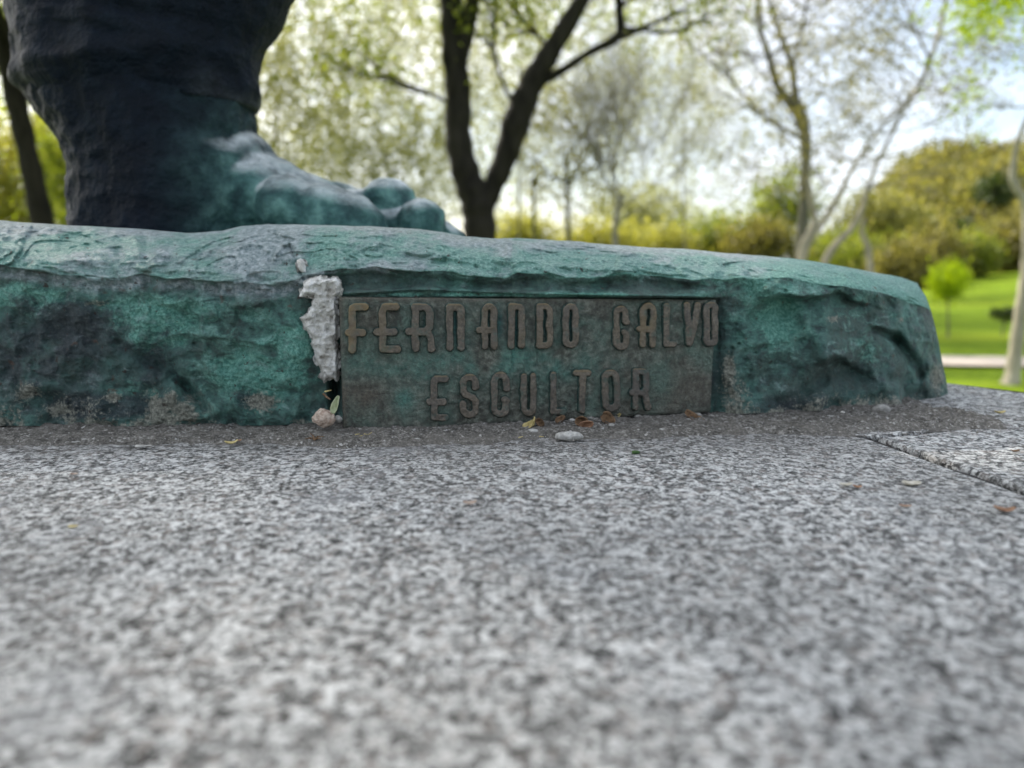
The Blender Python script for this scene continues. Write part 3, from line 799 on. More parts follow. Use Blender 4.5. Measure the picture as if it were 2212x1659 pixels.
me2.polygons.foreach_set('use_smooth', [True] * len(me2.polygons))
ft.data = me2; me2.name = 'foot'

# ------------------------------------------------------------------ mortar bed under the base
mxs = np.linspace(-0.50, 0.30, 760); mys = np.linspace(0.255, 0.42, 150)
MX, MY = np.meshgrid(mxs, mys)
FE = [(-700, 974), (0, 972), (300, 970), (520, 966), (700, 974), (760, 976), (1000, 970), (1100, 964), (1150, 958), (1400, 956), (1560, 950), (1720, 944), (1860, 941), (1900, 936), (1960, 934), (2060, 930), (2150, 932), (2190, 935), (2300, 860)]
fx = np.array([gpt(x, y - 5).x for x, y in FE]); fy = np.array([gpt(x, y - 5).y for x, y in FE])
o = np.argsort(fx); fedge = np.interp(MX, fx[o], fy[o])
p3 = np.stack([MX, MY, MX * 0], -1)
fedge = fedge + 0.0030 * fbm(p3, 70, 4, 701) + 0.0022 * fbm(p3, 320, 3, 703)
inw = MY - fedge
hgt = 0.0016 * sm(inw, -0.001, 0.010) - 0.0011
hgt = hgt + sm(inw, -0.001, 0.008) * (0.0012 * fbm(p3, 60, 4, 711) + 0.0011 * fbm(p3, 220, 4, 713, ridged=True) + 0.0008 * fbm(p3, 520, 2, 715) + 0.0009)
bx = P(1990, 890, .365)
hgt += 0.0012 * np.exp(-(((MX - gpt(1975, 895).x) / 0.040) ** 2 + ((MY - 0.366) / 0.014) ** 2)) * (0.8 + 0.4 * fbm(p3, 90, 3, 721))
hgt += 0.0035 * np.exp(-(((MX - gpt(2100, 915).x) / 0.018) ** 2 + ((MY - 0.338) / 0.008) ** 2)) * (0.8 + 0.8 * fbm(p3, 160, 3, 723))
cut = sm(MX, gpt(2190, 930).x, gpt(2230, 930).x) ; hgt -= 0.006 * cut
dk_ = np.hypot((MX - gpt(1150, 905).x) / 0.09, (MY - (0.345 + 0.22 * (MX - 0.02))) / 0.012); 
hgt -= 0.0015 * np.exp(-dk_ ** 2)
tailb0 = np.interp(MX, [gpt(2050, 905).x, gpt(2075, 905).x, gpt(2225, 905).x], [0.50, gpt(2075, 902).y, gpt(2190, 916).y]) + 0.003 * fbm(p3, 120, 4, 731)
hgt -= 0.004 * (1 - sm(tailb0 - MY, 0, 0.006))
tailb = np.interp(MX, [gpt(2050, 905).x, gpt(2075, 905).x, gpt(2225, 905).x], [0.50, gpt(2075, 902).y, gpt(2190, 916).y]) + 0.003 * fbm(p3, 120, 4, 731)
inside = (MY < tailb) & (inw > -0.003) & (MX < gpt(2225, 930).x) & (hgt > -0.0022)
F4 = grid_faces(len(mys), len(mxs)); keep = inside.reshape(-1)[F4].all(1)
used = np.unique(F4[keep]); rem = -np.ones(MX.size, int); rem[used] = np.arange(len(used))
MV = np.stack([MX, MY, hgt], -1).reshape(-1, 3)[used]
mesh_obj('mortar_bed', MV, rem[F4[keep]], M['mortar'], plinth)

# loose grit on the mortar and in the corner under the plaque
rg = np.random.default_rng(41); gv = []; gf_ = []
for k in range(1500):
    X_ = rg.uniform(-20, 2120); Y_ = rg.uniform(905, 966) if X_ < 1500 else rg.uniform(898, 942)
    if X_ > 1100 and rg.random() < 0.4 and X_ < 1560: Y_ = 925 - (X_ - 1100) * 0.045 + rg.normal(0, 4)
    c_ = gpt(X_, Y_, 0.0014); r0 = 0.00018 * math.exp(rg.normal(0, 0.6)); r0 = min(r0, 0.0009)
    q8 = rg.normal(size=(6, 3)) * 0.25 + np.array([(1, 0, 0), (-1, 0, 0), (0, 1, 0), (0, -1, 0), (0, 0, .7), (0, 0, -.7)])
    b8 = len(gv); gv += (q8 * r0 + np.array(c_)).tolist()
    for i_, j_ in ((0, 2), (2, 1), (1, 3), (3, 0)): gf_ += [(b8 + i_, b8 + j_, b8 + 4), (b8 + j_, b8 + i_, b8 + 5)]
grit = mesh_obj('loose_grit', np.array(gv), gf_, mat_plain('grit', (0.05, 0.045, 0.038), (0.36, 0.34, 0.30), 350, 0.85), None, smooth=False); grit['kind'] = 'stuff'
# dark filling in the joint right of the front slab
jb = MB(); jpts = []
jmid = wavy(J1, J3, 60, 0.0006, 13)
jv = []; 
for k, p in enumerate(jmid):
    for w_, z in ((-1.6, -0.0030), (-0.5, -0.0016), (0.6, -0.0019), (1.6, -0.0030)):
        jv.append((p.x + gap.x * w_, p.y + gap.y * w_, z + 0.0008 * math.sin(k * 1.7 + w_)))
mesh_obj('joint_filling', jv, grid_faces(60, 4), mat_plain('dark_joint', (0.012, 0.011, 0.010), (0.05, 0.045, 0.04), 500, 0.95), plinth)

# ------------------------------------------------------------------ plaque
TL, TR = P(731, 641, .3140), P(1549, 648, .3410)
BL, BR = P(741, 926, .3115), P(1537, 891, .3370)
pn = ((TR - TL).cross(BL - TL)).normalized()
if pn.y > 0: pn = -pn
plq = thing('name_plaque', BL.lerp(BR, 0.5), 'rectangular bronze plaque with raised letters reading FERNANDO CALVO ESCULTOR', 'plaque')
p0 = TL; e1 = (TR - TL).normalized(); e2 = pn.cross(e1).normalized()
CAMV = Vector((0, 0, CAMH))
def plaque_pt(X, Y, h):
    X = np.asarray(X, float); Y = np.asarray(Y, float)
    d = pts(X, Y, np.ones_like(X)) - np.array(CAMV)
    k = ((p0 - CAMV).dot(pn)) / (d @ np.array(pn))
    return np.array(CAMV) + d * k[..., None] + np.asarray(h)[..., None] * np.array(pn)
# plate: grid in the picture outline, thickness 4 mm
ng, mg = 260, 100
ga, gb = np.meshgrid(np.linspace(0, 1, ng), np.linspace(0, 1, mg))
BE = [(0, 926), (0.06, 929), (0.2, 930), (0.35, 925), (0.5, 915), (0.62, 908), (0.75, 901), (0.9, 895), (1, 890)]
Xg = (731 + 10 * gb) * (1 - ga) + (1549 - 12 * gb) * ga
top = 641 + 7 * ga + 1.2 * fbm(np.stack([ga, ga * 0, ga * 0], -1), 14, 4, 801)
bot = np.interp(ga, [q_[0] for q_ in BE], [q_[1] for q_ in BE]) + 1.5 * fbm(np.stack([ga, ga * 0, ga * 0], -1), 20, 3, 803)
Yg = top + (bot - top) * gb
ed_ = np.minimum.reduce([(Xg - Xg[:, :1]), (Xg[:, -1:] - Xg), (Yg - top), (bot - Yg)])
hh = -0.0011 * (1 - np.clip(ed_ / 6, 0, 1)) ** 2
PV = plaque_pt(Xg, Yg, hh); pnn = np.array(pn)
PV = PV + (0.0004 * fbm(PV, 160, 4, 805) + 0.0006 * fbm(PV, 35, 3, 807))[..., None] * pnn
def sg(x, y, rx, ry): return np.exp(-(((Xg - x) / rx) ** 2 + ((Yg - y) / ry) ** 2))
pnz = fbm(PV, 90, 4, 811)
dkm = np.clip(0.9 * (sg(985, 700, 12, 40) + sg(1055, 690, 12, 30) + sg(1115, 700, 14, 40) + sg(1078, 700, 10, 30) + sg(1175, 700, 9, 30) + sg(1230, 700, 9, 30) + sg(925, 695, 10, 22)) + 0.5 * sg(1020, 720, 160, 50) * (0.4 + pnz), 0, 1)
brn = np.clip(0.9 * sg(790, 860, 55, 40) * (0.8 + pnz) + 0.8 * sg(760, 700, 80, 45) * (0.5 + pnz) + 0.7 * np.exp(-(ga / 0.015) ** 2) + 0.6 * np.exp(-((gb) / 0.03) ** 2) + 0.55 * sg(1450, 840, 110, 60), 0, 1)
grn = np.clip(0.65 * sg(930, 790, 230, 30) * (0.7 + 1.2 * pnz) + 0.8 * sg(870, 860, 30, 30) * (0.5 + pnz) + 0.6 * sg(1150, 790, 120, 60) * (0.5 + 1.3 * pnz) + 0.5 * sg(1430, 820, 30, 30) * (0.5 + pnz) + 0.5 * sg(1320, 780, 60, 30) * (0.6 + pnz), 0, 1)
pm = np.stack([dkm, brn * 0.85, grn, grn * 0], -1).reshape(-1, 4)
PVf = PV.reshape(-1, 3); gf = grid_faces(mg, ng)
brd = [c for c in range(ng)] + [r * ng + ng - 1 for r in range(1, mg)] + [(mg - 1) * ng + c for c in range(ng - 2, -1, -1)] + [r * ng for r in range(mg - 2, 0, -1)]
bb_ = PVf[brd] - pnn * 0.0045; nb = len(brd); bi = np.array(brd); ni = len(PVf) + np.arange(nb)
sf = np.stack([bi, ni, np.roll(ni, -1), np.roll(bi, -1)], -1)
bm_ = np.zeros((nb, 4)); bm_[:, 0] = 0.6
mesh_obj('plate', np.concatenate([PVf, bb_]), np.concatenate([gf[:, ::-1], sf]), M['plaque'], plq, attrs={'mask': np.concatenate([pm, bm_])})

def arc(cx, cy, rx, ry, a0, a1, n=10):
    return [(cx + rx * math.cos(math.radians(a0 + (a1 - a0) * k / n)), cy - ry * math.sin(math.radians(a0 + (a1 - a0) * k / n))) for k in range(n + 1)]
# strokes in a box 0..1 wide, 0..1 high (y down); the letter box is inset by half a stroke
def glyph(ch, w, h, bar=0.0):
    """polylines in local pixels, w x h between stroke centres; bar = how far the cross bar sticks out on the left"""
    r = w / 2; c = 0.60 * h
    if ch == 'F': return [[(w, 0), (6, 0), (2, 3), (0, 8), (0, h)], [(-bar, c), (w - 5, c)]]
    if ch == 'E': return [[(w, 0), (6, 0), (2, 3), (0, 8), (0, h), (w + 2, h)], [(-bar, c), (w - 4, c)]]
    if ch == 'R': return [[(0, h), (0, 0), (w - r, 0)] + arc(w - r, r, r, r, 90, 0) + [(w, c - 10), (w - 6, c - 2)], [(-bar, c), (w - 3, c)], [(w - 4, c), (w + 1, c + 10), (w + 4, h)]]
    if ch == 'N': return [[(0, h), (0, r * .6)] + arc(r, r * .8, r, r * .8, 180, 0) + [(w, h)], [(0, h), (0, 0), (r, 0)]]
    if ch == 'A': return [[(0, h), (0, r)] + arc(r, r, r, r, 180, 0) + [(w, h)], [(-bar, c), (w, c)]]
    if ch == 'D': return [[(0, 0), (0, h), (w - r, h)] + arc(w - r, h - r, r, r, -90, 0) + arc(w - r, r, r, r, 0, 90) + [(0, 0)]]
    if ch == 'O': return [arc(r, r, r, r, 0, 180) + arc(r, h - r, r, r, 180, 360) + [(w, r)]]
    if ch == 'C': return [[(w, h * .34), (w, r)] + arc(r, r, r, r, 0, 180) + arc(r, h - r, r, r, 180, 360) + [(w, h * .66), (w - 4, h * .62)], ]
    if ch == 'L': return [[(0, 0), (0, h), (w, h)]]
    if ch == 'V': return [[(0, 0), (w * .30, h)], [(w, 0), (w * .80, h * .45), (w * .30, h)]]
    if ch == 'S': return [[(w, h * .26), (w, r)] + arc(r, r, r, r, 0, 180) + [(0, h * .36), (w * .2, h * .46), (w * .75, h * .54), (w, h * .64)] + arc(r, h - r, r, r, 0, -180) + [(0, h * .72)]]
    if ch == 'U': return [[(0, 0), (0, h - r)] + arc(r, h - r, r, r, 180, 360) + [(w, 0)]]
    if ch == 'T': return [[(-r, 0), (r, 0)], [(0, 0), (0, h)]]
def letter(ch, x0, x1, y0, y1, hw, bar=0.0, worn=0.0):
    w = x1 - x0 - 2 * hw; h = y1 - y0 - 2 * hw
    polys = glyph(ch, w, h, bar)
    ox = x0 + hw + (w / 2 if ch == 'T' else 0); oy = y0 + hw
    segs = []
    for pl in polys:
        for a_, b_ in zip(pl[:-1], pl[1:]): segs.append((a_[0] + ox, a_[1] + oy, b_[0] + ox, b_[1] + oy))
    mgn = 5; st = 1.25
    gxx = np.arange(x0 - bar - mgn - 4, x1 + mgn + 8, st); gyy = np.arange(y0 - mgn, y1 + mgn, st)
    LX, LY = np.meshgrid(gxx, gyy)
    q3 = np.stack([LX, LY, LX * 0], -1)
    jx = LX + 2.6 * fbm(q3, 0.05, 3, 900 + int(x0)); jy = LY + 1.6 * fbm(q3, 0.05, 3, 950 + int(x0))
    dist = np.full(LX.shape, 1e9)
    for a0, b0_, a1, b1 in segs:
        dx, dy = a1 - a0, b1 - b0_; L2 = dx * dx + dy * dy + 1e-9
        qq = np.clip(((jx - a0) * dx + (jy - b0_) * dy) / L2, 0, 1)
        dist = np.minimum(dist, np.maximum(np.hypot(jx - a0 - qq * dx, jy - b0_ - qq * dy), 0))
    sd = hw - dist + 0.7 * fbm(q3, 0.16, 2, 990)
    prof = np.clip((sd + 1.0) / 4.2, 0, 1); prof = 1 - (1 - prof) ** 2.0
    H = (0.0029 + 0.0004 * fbm(q3, 0.05, 3, 1100)) * prof - 0.0010
    V = plaque_pt(LX, LY, H)
    ff = grid_faces(*LX.shape); kp = (sd.reshape(-1)[ff] > -2.6).all(1)
    us = np.unique(ff[kp]); rm_ = -np.ones(LX.size, int); rm_[us] = np.arange(len(us))
    gold = np.clip(worn * (0.55 + 0.9 * fbm(q3, 0.04, 3, 1200 + int(x0))) + 0.35 * worn * (LY < y0 + 18) + 0.5 * (LY < y0 + 6), 0, 1)
    mk_ = np.stack([sm(prof, 0.72, 0.98), prof, gold, prof * 0 + 1], -1).reshape(-1, 4)[us]
    return mesh_obj('letter', V.reshape(-1, 3)[us], rm_[ff[kp]][:, ::-1], M['letter'], plq, attrs={'mask': mk_})
for args in [('F', 751, 798, 653, 765, 9.4, 8, 0.9), ('E', 817, 866, 653, 763, 9.2, 12, 0.35), ('R', 887, 938, 653, 762, 9.2, 14, 0.1), ('N', 962, 1005, 654, 760, 8.8, 0, 0.15),
             ('A', 1037, 1075, 653, 757, 8.4, 12, 0.25), ('N', 1095, 1135, 653, 755, 8.4, 0, 0.25), ('D', 1156, 1195, 653, 755, 8.2, 0, 0.25), ('O', 1211, 1250, 653, 753, 8.2, 0, 0.1),
             ('C', 1321, 1359, 658, 757, 8.0, 0, 0.15), ('A', 1378, 1417, 651, 753, 8.2, 8, 0.55), ('L', 1429, 1462, 652, 751, 8.0, 0, 0.1), ('V', 1472, 1512, 650, 749, 8.0, 0, 0.15), ('O', 1515, 1550, 650, 750, 8.0, 0, 0.0),
             ('E', 928, 970, 808, 910, 8.6, 10, 0.0), ('S', 991, 1036, 805, 904, 8.6, 0, 0.1), ('C', 1058, 1101, 801, 902, 8.4, 0, 0.0), ('U', 1122, 1160, 803, 899, 8.0, 0, 0.1),
             ('L', 1185, 1224, 800, 897, 8.0, 0, 0.0), ('T', 1236, 1277, 797, 894, 7.8, 0, 0.15), ('O', 1296, 1340, 795, 890, 8.4, 0, 0.1), ('R', 1362, 1402, 792, 888, 8.2, 8, 0.0)]:
    letter(*args[:5], args[5] * 1.07, *args[6:])

# ------------------------------------------------------------------ white plaster in the gap left of the plaque
def inside_poly(X, Y, poly):
    ins = np.zeros(X.shape, bool); n = len(poly); dmin = np.full(X.shape, 1e9)
    for i in range(n):
        x0, y0 = poly[i]; x1, y1 = poly[(i + 1) % n]
        c = ((y0 > Y) != (y1 > Y)) & (X < (x1 - x0) * (Y - y0) / (y1 - y0 + 1e-12) + x0)
        ins ^= c
        dx, dy = x1 - x0, y1 - y0; L2 = dx * dx + dy * dy
        q = np.clip(((X - x0) * dx + (Y - y0) * dy) / L2, 0, 1)
        dmin = np.minimum(dmin, np.hypot(X - x0 - q * dx, Y - y0 - q * dy))
    return np.where(ins, dmin, -dmin)
def patch(name, poly, D0, hmax, mat, label, cat, seed, rough=0.0016, st=1.3, slope=0.0):
    xs_ = [p[0] for p in poly]; ys_ = [p[1] for p in poly]
    LX, LY = np.meshgrid(np.arange(min(xs_) - 6, max(xs_) + 6, st), np.arange(min(ys_) - 6, max(ys_) + 6, st))
    q3 = np.stack([LX, LY, LX * 0], -1)
    sd = inside_poly(LX + 3 * fbm(q3, 0.06, 4, seed), LY + 3 * fbm(q3, 0.06, 4, seed + 5), poly)
    prof = np.clip((sd + 1) / 9, 0, 1); prof = np.sqrt(1 - (1 - prof) ** 2)
    Hh = hmax * prof + sm(prof, 0.2, 1) * rough * (fbm(q3, 0.045, 4, seed + 9, ridged=True) + 0.8 * fbm(q3, 0.12, 3, seed + 11))
    V = pts(LX, LY, D0 + slope * (LX - min(xs_)) + 0.002 - Hh)
    ff = grid_faces(*LX.shape); kp = (sd.reshape(-1)[ff] > -3).all(1)
    us = np.unique(ff[kp]); rm_ = -np.ones(LX.size, int); rm_[us] = np.arange(len(us))
    o_ = mesh_obj(name, V.reshape(-1, 3)[us], rm_[ff[kp]][:, ::-1], mat)
    so = o_.modifiers.new('depth', 'SOLIDIFY'); so.thickness = 0.004; so.offset = -1
    return tag(o_, label, cat)
pc = [(205, 400), (262, 372), (320, 355), (345, 378), (390, 385), (430, 370), (458, 400), (458, 440), (430, 490), (420, 510), (415, 560), (425, 620), (430, 700), (435, 760), (418, 800), (437, 860), (432, 930), (440, 1000), (430, 1085), (400, 1060), (375, 1068), (345, 1095), (335, 1040), (325, 1000), (290, 950), (285, 885), (255, 835), (268, 800), (240, 750), (210, 720), (200, 680), (178, 652), (215, 632), (240, 595), (262, 555), (280, 490), (230, 488), (178, 500), (195, 455)]
patch('plaster_patch', [(594 + x * .3093, 486 + y * .3093) for x, y in pc], 0.3180, 0.0024, M['plaster'], 'long jagged lump of rough white plaster stuck in the gap left of the plaque', 'plaster', 1301)
pc2 = [(158, 250), (180, 240), (208, 262), (212, 300), (218, 332), (190, 325), (165, 290)]
patch('plaster_chip', [(594 + x * .3093, 486 + y * .3093) for x, y in pc2], 0.3240, 0.0030, M['plaster'], 'tiny white plaster chip in the crack above the long plaster lump', 'plaster', 1401, 0.0006)

# ------------------------------------------------------------------ small litter on and around the stone
M_petal = mat_plain('cream_petal', (0.46, 0.42, 0.32), (0.70, 0.67, 0.58), 500, 0.6, trans=0.3)
M_green = mat_plain('pale_green_petal', (0.36, 0.41, 0.22), (0.58, 0.62, 0.42), 350, 0.55, trans=0.3)
M_husk = mat_plain('brown_husk', (0.055, 0.032, 0.018), (0.21, 0.130, 0.070), 500, 0.7)
M_rust = mat_plain('rust_petal', (0.16, 0.075, 0.040), (0.34, 0.21, 0.13), 400, 0.7)
M_straw = mat_plain('straw', (0.34, 0.27, 0.10), (0.55, 0.46, 0.22), 400, 0.7)
M_pink = mat_plain('pinkish_seed', (0.30, 0.21, 0.155), (0.60, 0.50, 0.41), 420, 0.75, bump=0.003)
M_peb = mat_plain('pale_pebble', (0.24, 0.235, 0.215), (0.48, 0.47, 0.43), 500, 0.8, bump=0.001)
M_pebg = mat_plain('grey_pebble', (0.16, 0.155, 0.14), (0.34, 0.33, 0.30), 500, 0.85, bump=0.001)
M_seed = mat_plain('black_seed', (0.006, 0.005, 0.004), (0.03, 0.022, 0.018), 500, 0.4)
M_moss = mat_plain('green_speck', (0.03, 0.07, 0.02), (0.08, 0.14, 0.04), 500, 0.8)

def petal_geo(loc, L, Wd, rz, curl, tiltx=0.0, tilty=0.0, seed=0, cup=0.4):
    n, m = 16, 9
    a_, b_ = np.meshgrid(np.linspace(-1, 1, n), np.linspace(-1, 1, m))
    wd = np.sqrt(np.clip(1 - a_ ** 2 * 0.94, 0.02, 1)) * (1 - 0.25 * a_)
    x = a_ * L / 2; y = b_ * wd * Wd / 2
    z = curl * L * (a_ ** 2) * 0.5 + cup * Wd * (b_ ** 2) * wd * 0.5
    p = np.stack([x, y, z], -1)
    p[..., 2] += 0.05 * L * fbm(p + seed, 3.0 / L, 3, seed)
    R_ = Matrix.Rotation(rz, 3, 'Z') @ Matrix.Rotation(tilty, 3, 'Y') @ Matrix.Rotation(tiltx, 3, 'X')
    p = p @ np.array(R_).T
    p[..., 2] -= p[..., 2].min()
    return (p + np.array(loc)).reshape(-1, 3), grid_faces(m, n)
def petal(name, X, Y, Lpx, Wpx, rz, mat, label, cat, z=0.0005, seed=0, group=None, at=None, **kw):
    g = at if at is not None else gpt(X, Y, z); k = math.hypot(g.y, CAMH) / F
    v, f = petal_geo((g.x, g.y, g.z), Lpx * k, Wpx * k, rz, seed=seed, **kw)
    o_ = mesh_obj(name, v, f, mat)
    s = o_.modifiers.new('thickness', 'SOLIDIFY'); s.thickness = 0.00022
    return tag(o_, label, cat, group)
def pebble(name, X, Y, rx, ry, rz_, mat, label, cat, z=0.0, seed=0, D=None, amp=0.25, group=None, parent=None):
    k = None
    if D is None: g = gpt(X, Y, z); k = math.hypot(g.y, CAMH) / F; c = Vector((g.x, g.y, g.z + rz_ * k * 0.75))
    else: c = P(X, Y, D); k = D / F
    bm = bmesh.new(); bmesh.ops.create_icosphere(bm, subdivisions=4, radius=1.0)
    v = np.array([q.co[:] for q in bm.verts]); f = [[q.index for q in fc.verts] for fc in bm.faces]; bm.free()
    v = v * (1 + amp * fbm(v + seed * 3.1, 1.3, 4, seed)[:, None])
    v = v * np.array([rx * k, ry * k, rz_ * k]) + np.array(c)
    o_ = mesh_obj(name, v, f, mat, parent)
    return tag(o_, label, cat, group) if label else o_
def stalk(name, pts_, r, mat, label, cat, group=None, parent=None):
    mb = MB(); mb.tube(pts_, [r * (1 - 0.5 * i / (len(pts_) - 1)) for i in range(len(pts_))], 6)
    o_ = mb.build(name, mat, parent)
    return tag(o_, label, cat, group) if label else o_

# pinkish seed and green petal in the corner beside the plaque
sdt = pebble('seed_pod', 699, 903, 23, 17, 21, M_pink, 'wrinkled pinkish seed pod at the foot of the gap left of the plaque', 'seed pod', D=0.305, seed=3, amp=0.34)
gp_ = P(727, 872, .300)
petal('green_petal', 0, 0, 40, 15, 0.4, M_green, 'pale green folded petal leaning on the left edge of the plaque', 'petal', seed=5, at=Vector((gp_.x, gp_.y, P(727, 893, .300).z)), curl=0.10, tilty=-1.25, tiltx=0.75, cup=1.0)
stalk('dry_stalk', [P(702, 846, .307), P(716, 843, .3055)], 0.0004, M_straw, 'short yellow straw bit in the dark slit above the pinkish seed pod', 'straw')
stalk('dry_twig', [P(699, 851, .307), P(706, 858, .305), P(714, 863, .304)], 0.0006, M_husk, 'tiny reddish brown twig just below the yellow straw bit', 'twig')
pebble('pebble', 730, 905, 9, 8, 8, M_pebg, 'small grey pebble squeezed between the pinkish seed pod and the plaque', 'pebble', D=0.308, seed=8)
# dried flower in front of the plaster lump
df = thing('dried_flower', gpt(680, 950, 0.001), 'dried brown flower with a black centre on the mortar below the plaster lump', 'dried flower')
pebble('seed_head', 679, 951, 6, 6, 5, M_seed, None, None, z=0.001, seed=9, parent=df)
for k, an in enumerate([0.15, 0.7, 2.3, 2.9, 3.6, 5.7]):
    c = gpt(680, 950, 0.0018)
    d = Vector((math.cos(an), math.sin(an) * 1.0, 0.30 * ((k * 7) % 3) - 0.1))
    stalk('sepal', [c, c + d * 0.0016 + Vector((0, 0, 0.0008)), c + d * 0.0038], 0.00035, M_husk, None, None, parent=df)
# husks in the dark gap below the plaque
def husk(X, Y, L, bend, up_, label, seed, mat=M_husk, w=0.0011):
    c = gpt(X, Y, 0.0010); r_ = random.Random(seed * 7 + 1)
    v, f = petal_geo((c.x, c.y, c.z), L * 0.85, w * 2.7, r_.uniform(-.5, .5), r_.uniform(.2, .7), tiltx=r_.uniform(.6, 1.4), tilty=-math.atan2(up_, L) * r_.uniform(.6, 1.1) * (1 if seed % 2 else -1), seed=seed, cup=1.3)
    v = v + 0.0005 * np.stack([fbm(v, 520, 2, seed), fbm(v, 520, 2, seed + 1), fbm(v, 520, 2, seed + 2)], -1)
    o_ = mesh_obj('husk', v, f, mat)
    so = o_.modifiers.new('thickness', 'SOLIDIFY'); so.thickness = 0.0003
    return tag(o_, label, 'husk', 'brown husks in the gap below the plaque')
husk(1150, 924, 0.0080, 1.0, 0.0072, 'bent tan husk standing below the letter U gap of the lower plaque edge', 1, M_straw, 0.0010)
husk(1163, 922, 0.0060, 0.8, 0.0085, 'amber curled husk leaning on the bent tan husk', 2)
husk(1212, 914, 0.0055, 1.1, 0.0040, 'small dark husk below the letter L of the bottom line', 3)
husk(1255, 922, 0.0075, 0.9, 0.0070, 'plump orange brown husk behind the white stone', 4, w=0.0017)
husk(1268, 925, 0.0070, 1.3, 0.0020, 'flat orange flake lying right of the plump orange husk', 5, M_rust, 0.0012)
husk(1312, 915, 0.0080, 0.9, 0.0065, 'dark curled husk below the letter O of the bottom line', 6, w=0.0018)
husk(1330, 905, 0.0060, 1.2, 0.0050, 'pale straw sliver poking out above the dark curled husk', 7, M_straw, 0.0006)
husk(1498, 908, 0.0105, 1.0, 0.0040, 'long tan husk below the right end of the plaque', 8, w=0.0012)
pebble('pebble', 1230, 950, 30, 14, 11, M_peb, 'largest white pebble, lying on the granite edge below the plaque', 'pebble', z=0.0005, seed=21)
pebble('pebble', 1150, 936, 13, 9, 6, M_peb, 'pale pebble just in front of the bent tan husk', 'pebble', z=0.0006, seed=22)
pebble('pebble', 1236, 914, 9, 7, 6, M_peb, 'round white pebble left of the plump orange husk', 'pebble', z=0.0006, seed=23)
pebble('pebble', 1322, 922, 6, 5, 4, M_peb, 'tiny white pebble right under the dark curled husk', 'pebble', z=0.001, seed=24)
pebble('pebble', 1430, 930, 7, 5, 3, M_peb, 'tiny pale pebble midway between the white stone and the long tan husk', 'pebble', z=0.001, seed=25)
pebble('pebble', 1508, 902, 8, 7, 6, M_pebg, 'grey pebble behind the right tip of the long tan husk', 'pebble', z=0.0006, seed=26)
pebble('pebble', 1820, 893, 5, 4, 3, M_peb, 'tiny white pebble on the mortar at the far right of the base', 'pebble', z=0.006, seed=27)
pebble('pebble', 1378, 905, 8, 7, 6, M_pebg, 'dark grey pebble in the shadow right of the dark curled husk', 'pebble', z=0.0006, seed=28)
pebble('pebble', 1905, 888, 22, 14, 14, M_pebg, 'grey mortar crumb wedged under the right end of the base', 'pebble', D=0.350, seed=29)
pebble('pebble', 1955, 893, 15, 12, 11, M_pebg, 'smaller brownish crumb right of the wedged grey crumb', 'pebble', D=0.350, seed=30)
petal('clay_flake', 1597, 920, 48, 24, 0.1, M_rust, 'flat orange clay flake on the mortar right of the plaque', 'flake', z=0.0014, seed=31, curl=0.02, cup=0.02)
petal('dry_leaf', 500, 957, 26, 14, 0.5, M_straw, 'small curled straw coloured leaf on the mortar at left', 'leaf', z=0.0016, seed=33, curl=0.5)
petal('rust_flake', 516, 952, 12, 8, 0.9, M_rust, 'reddish flake behind the curled straw coloured leaf', 'flake', z=0.0016, seed=34, curl=0.4)
petal('pale_flake', 310, 963, 34, 14, 0.15, M_peb, 'flat pale flake at the front rim of the mortar at left', 'flake', z=0.0012, seed=35, curl=0.05, cup=0.05)
petal('pale_flake', 164, 954, 16, 9, 0.4, M_peb, 'small white flake on the mortar nearest the left frame edge', 'flake', z=0.0016, seed=36, curl=0.05, cup=0.05)
pebble('moss_speck', 1373, 980, 9, 5, 4, M_moss, 'small dark green moss speck on the granite edge below the plaque', 'moss', z=0.0, seed=37)
for k, (X, Y, a_) in enumerate([(772, 938, 0.2), (778, 942, 0.5), (790, 938, -.5), (800, 936, 1.2), (812, 938, -.9), (823, 933, .8), (850, 945, .1), (1125, 944, .3), (1170, 943, -.4)]):
    c = gpt(X, Y, 0.0018); d = Vector((math.cos(a_), math.sin(a_) * 2, 0.1)) * 0.0009
    lab = ['first of the yellow straw bits below the left plaque corner', 'yellow straw bit just below the leftmost bit', 'third straw bit from the left plaque corner', 'upright straw bit in the middle of the row under the plaque',
           'slanting straw bit right of the upright one', 'last straw bit of the row under the plaque', 'lone straw bit on the granite rim under the letter E', 'thin straw bit left of the pale pebble', 'thin straw bit right of the pale pebble'][k]
    stalk('straw_bit', [c - d, c, c + d], 0.00028, M_straw, lab, 'straw', 'straw bits below the plaque')
# petals on the granite
petal('petal', 1828, 1048, 26, 13, 0.15, M_petal, 'cream petal lying left of a rust coloured one on the granite', 'petal', seed=41, curl=0.35)
petal('petal', 1852, 1052, 17, 11, -0.4, M_rust, 'rust coloured petal touching the cream one on the granite', 'petal', seed=42, curl=0.5)
petal('petal', 1970, 1046, 40, 24, 0.1, M_petal, 'widest cream petal, alone on the granite near the joint', 'petal', seed=43, curl=0.25)
petal('petal', 2170, 1104, 42, 22, -0.15, M_rust, 'brown edged petal on the granite at the right frame edge', 'petal', seed=44, curl=0.4)
petal('petal', 1956, 1093, 24, 8, -0.1, M_rust, 'thin rusty petal below the widest cream one', 'petal', seed=45, curl=0.2)
petal('petal', 1015, 1088, 28, 15, 0.2, M_pink, 'pinkish tan petal on the granite below the word ESCULTOR', 'petal', seed=46, curl=0.4)
petal('petal', 2160, 892, 24, 12, 0.1, M_straw, 'straw coloured petal on the far slab beside the end of the base', 'petal', seed=47, curl=0.4)
petal('petal', 2193, 975, 18, 9, 0.1, M_husk, 'small brown petal on the right slab near the frame edge', 'petal', seed=48, curl=0.4)
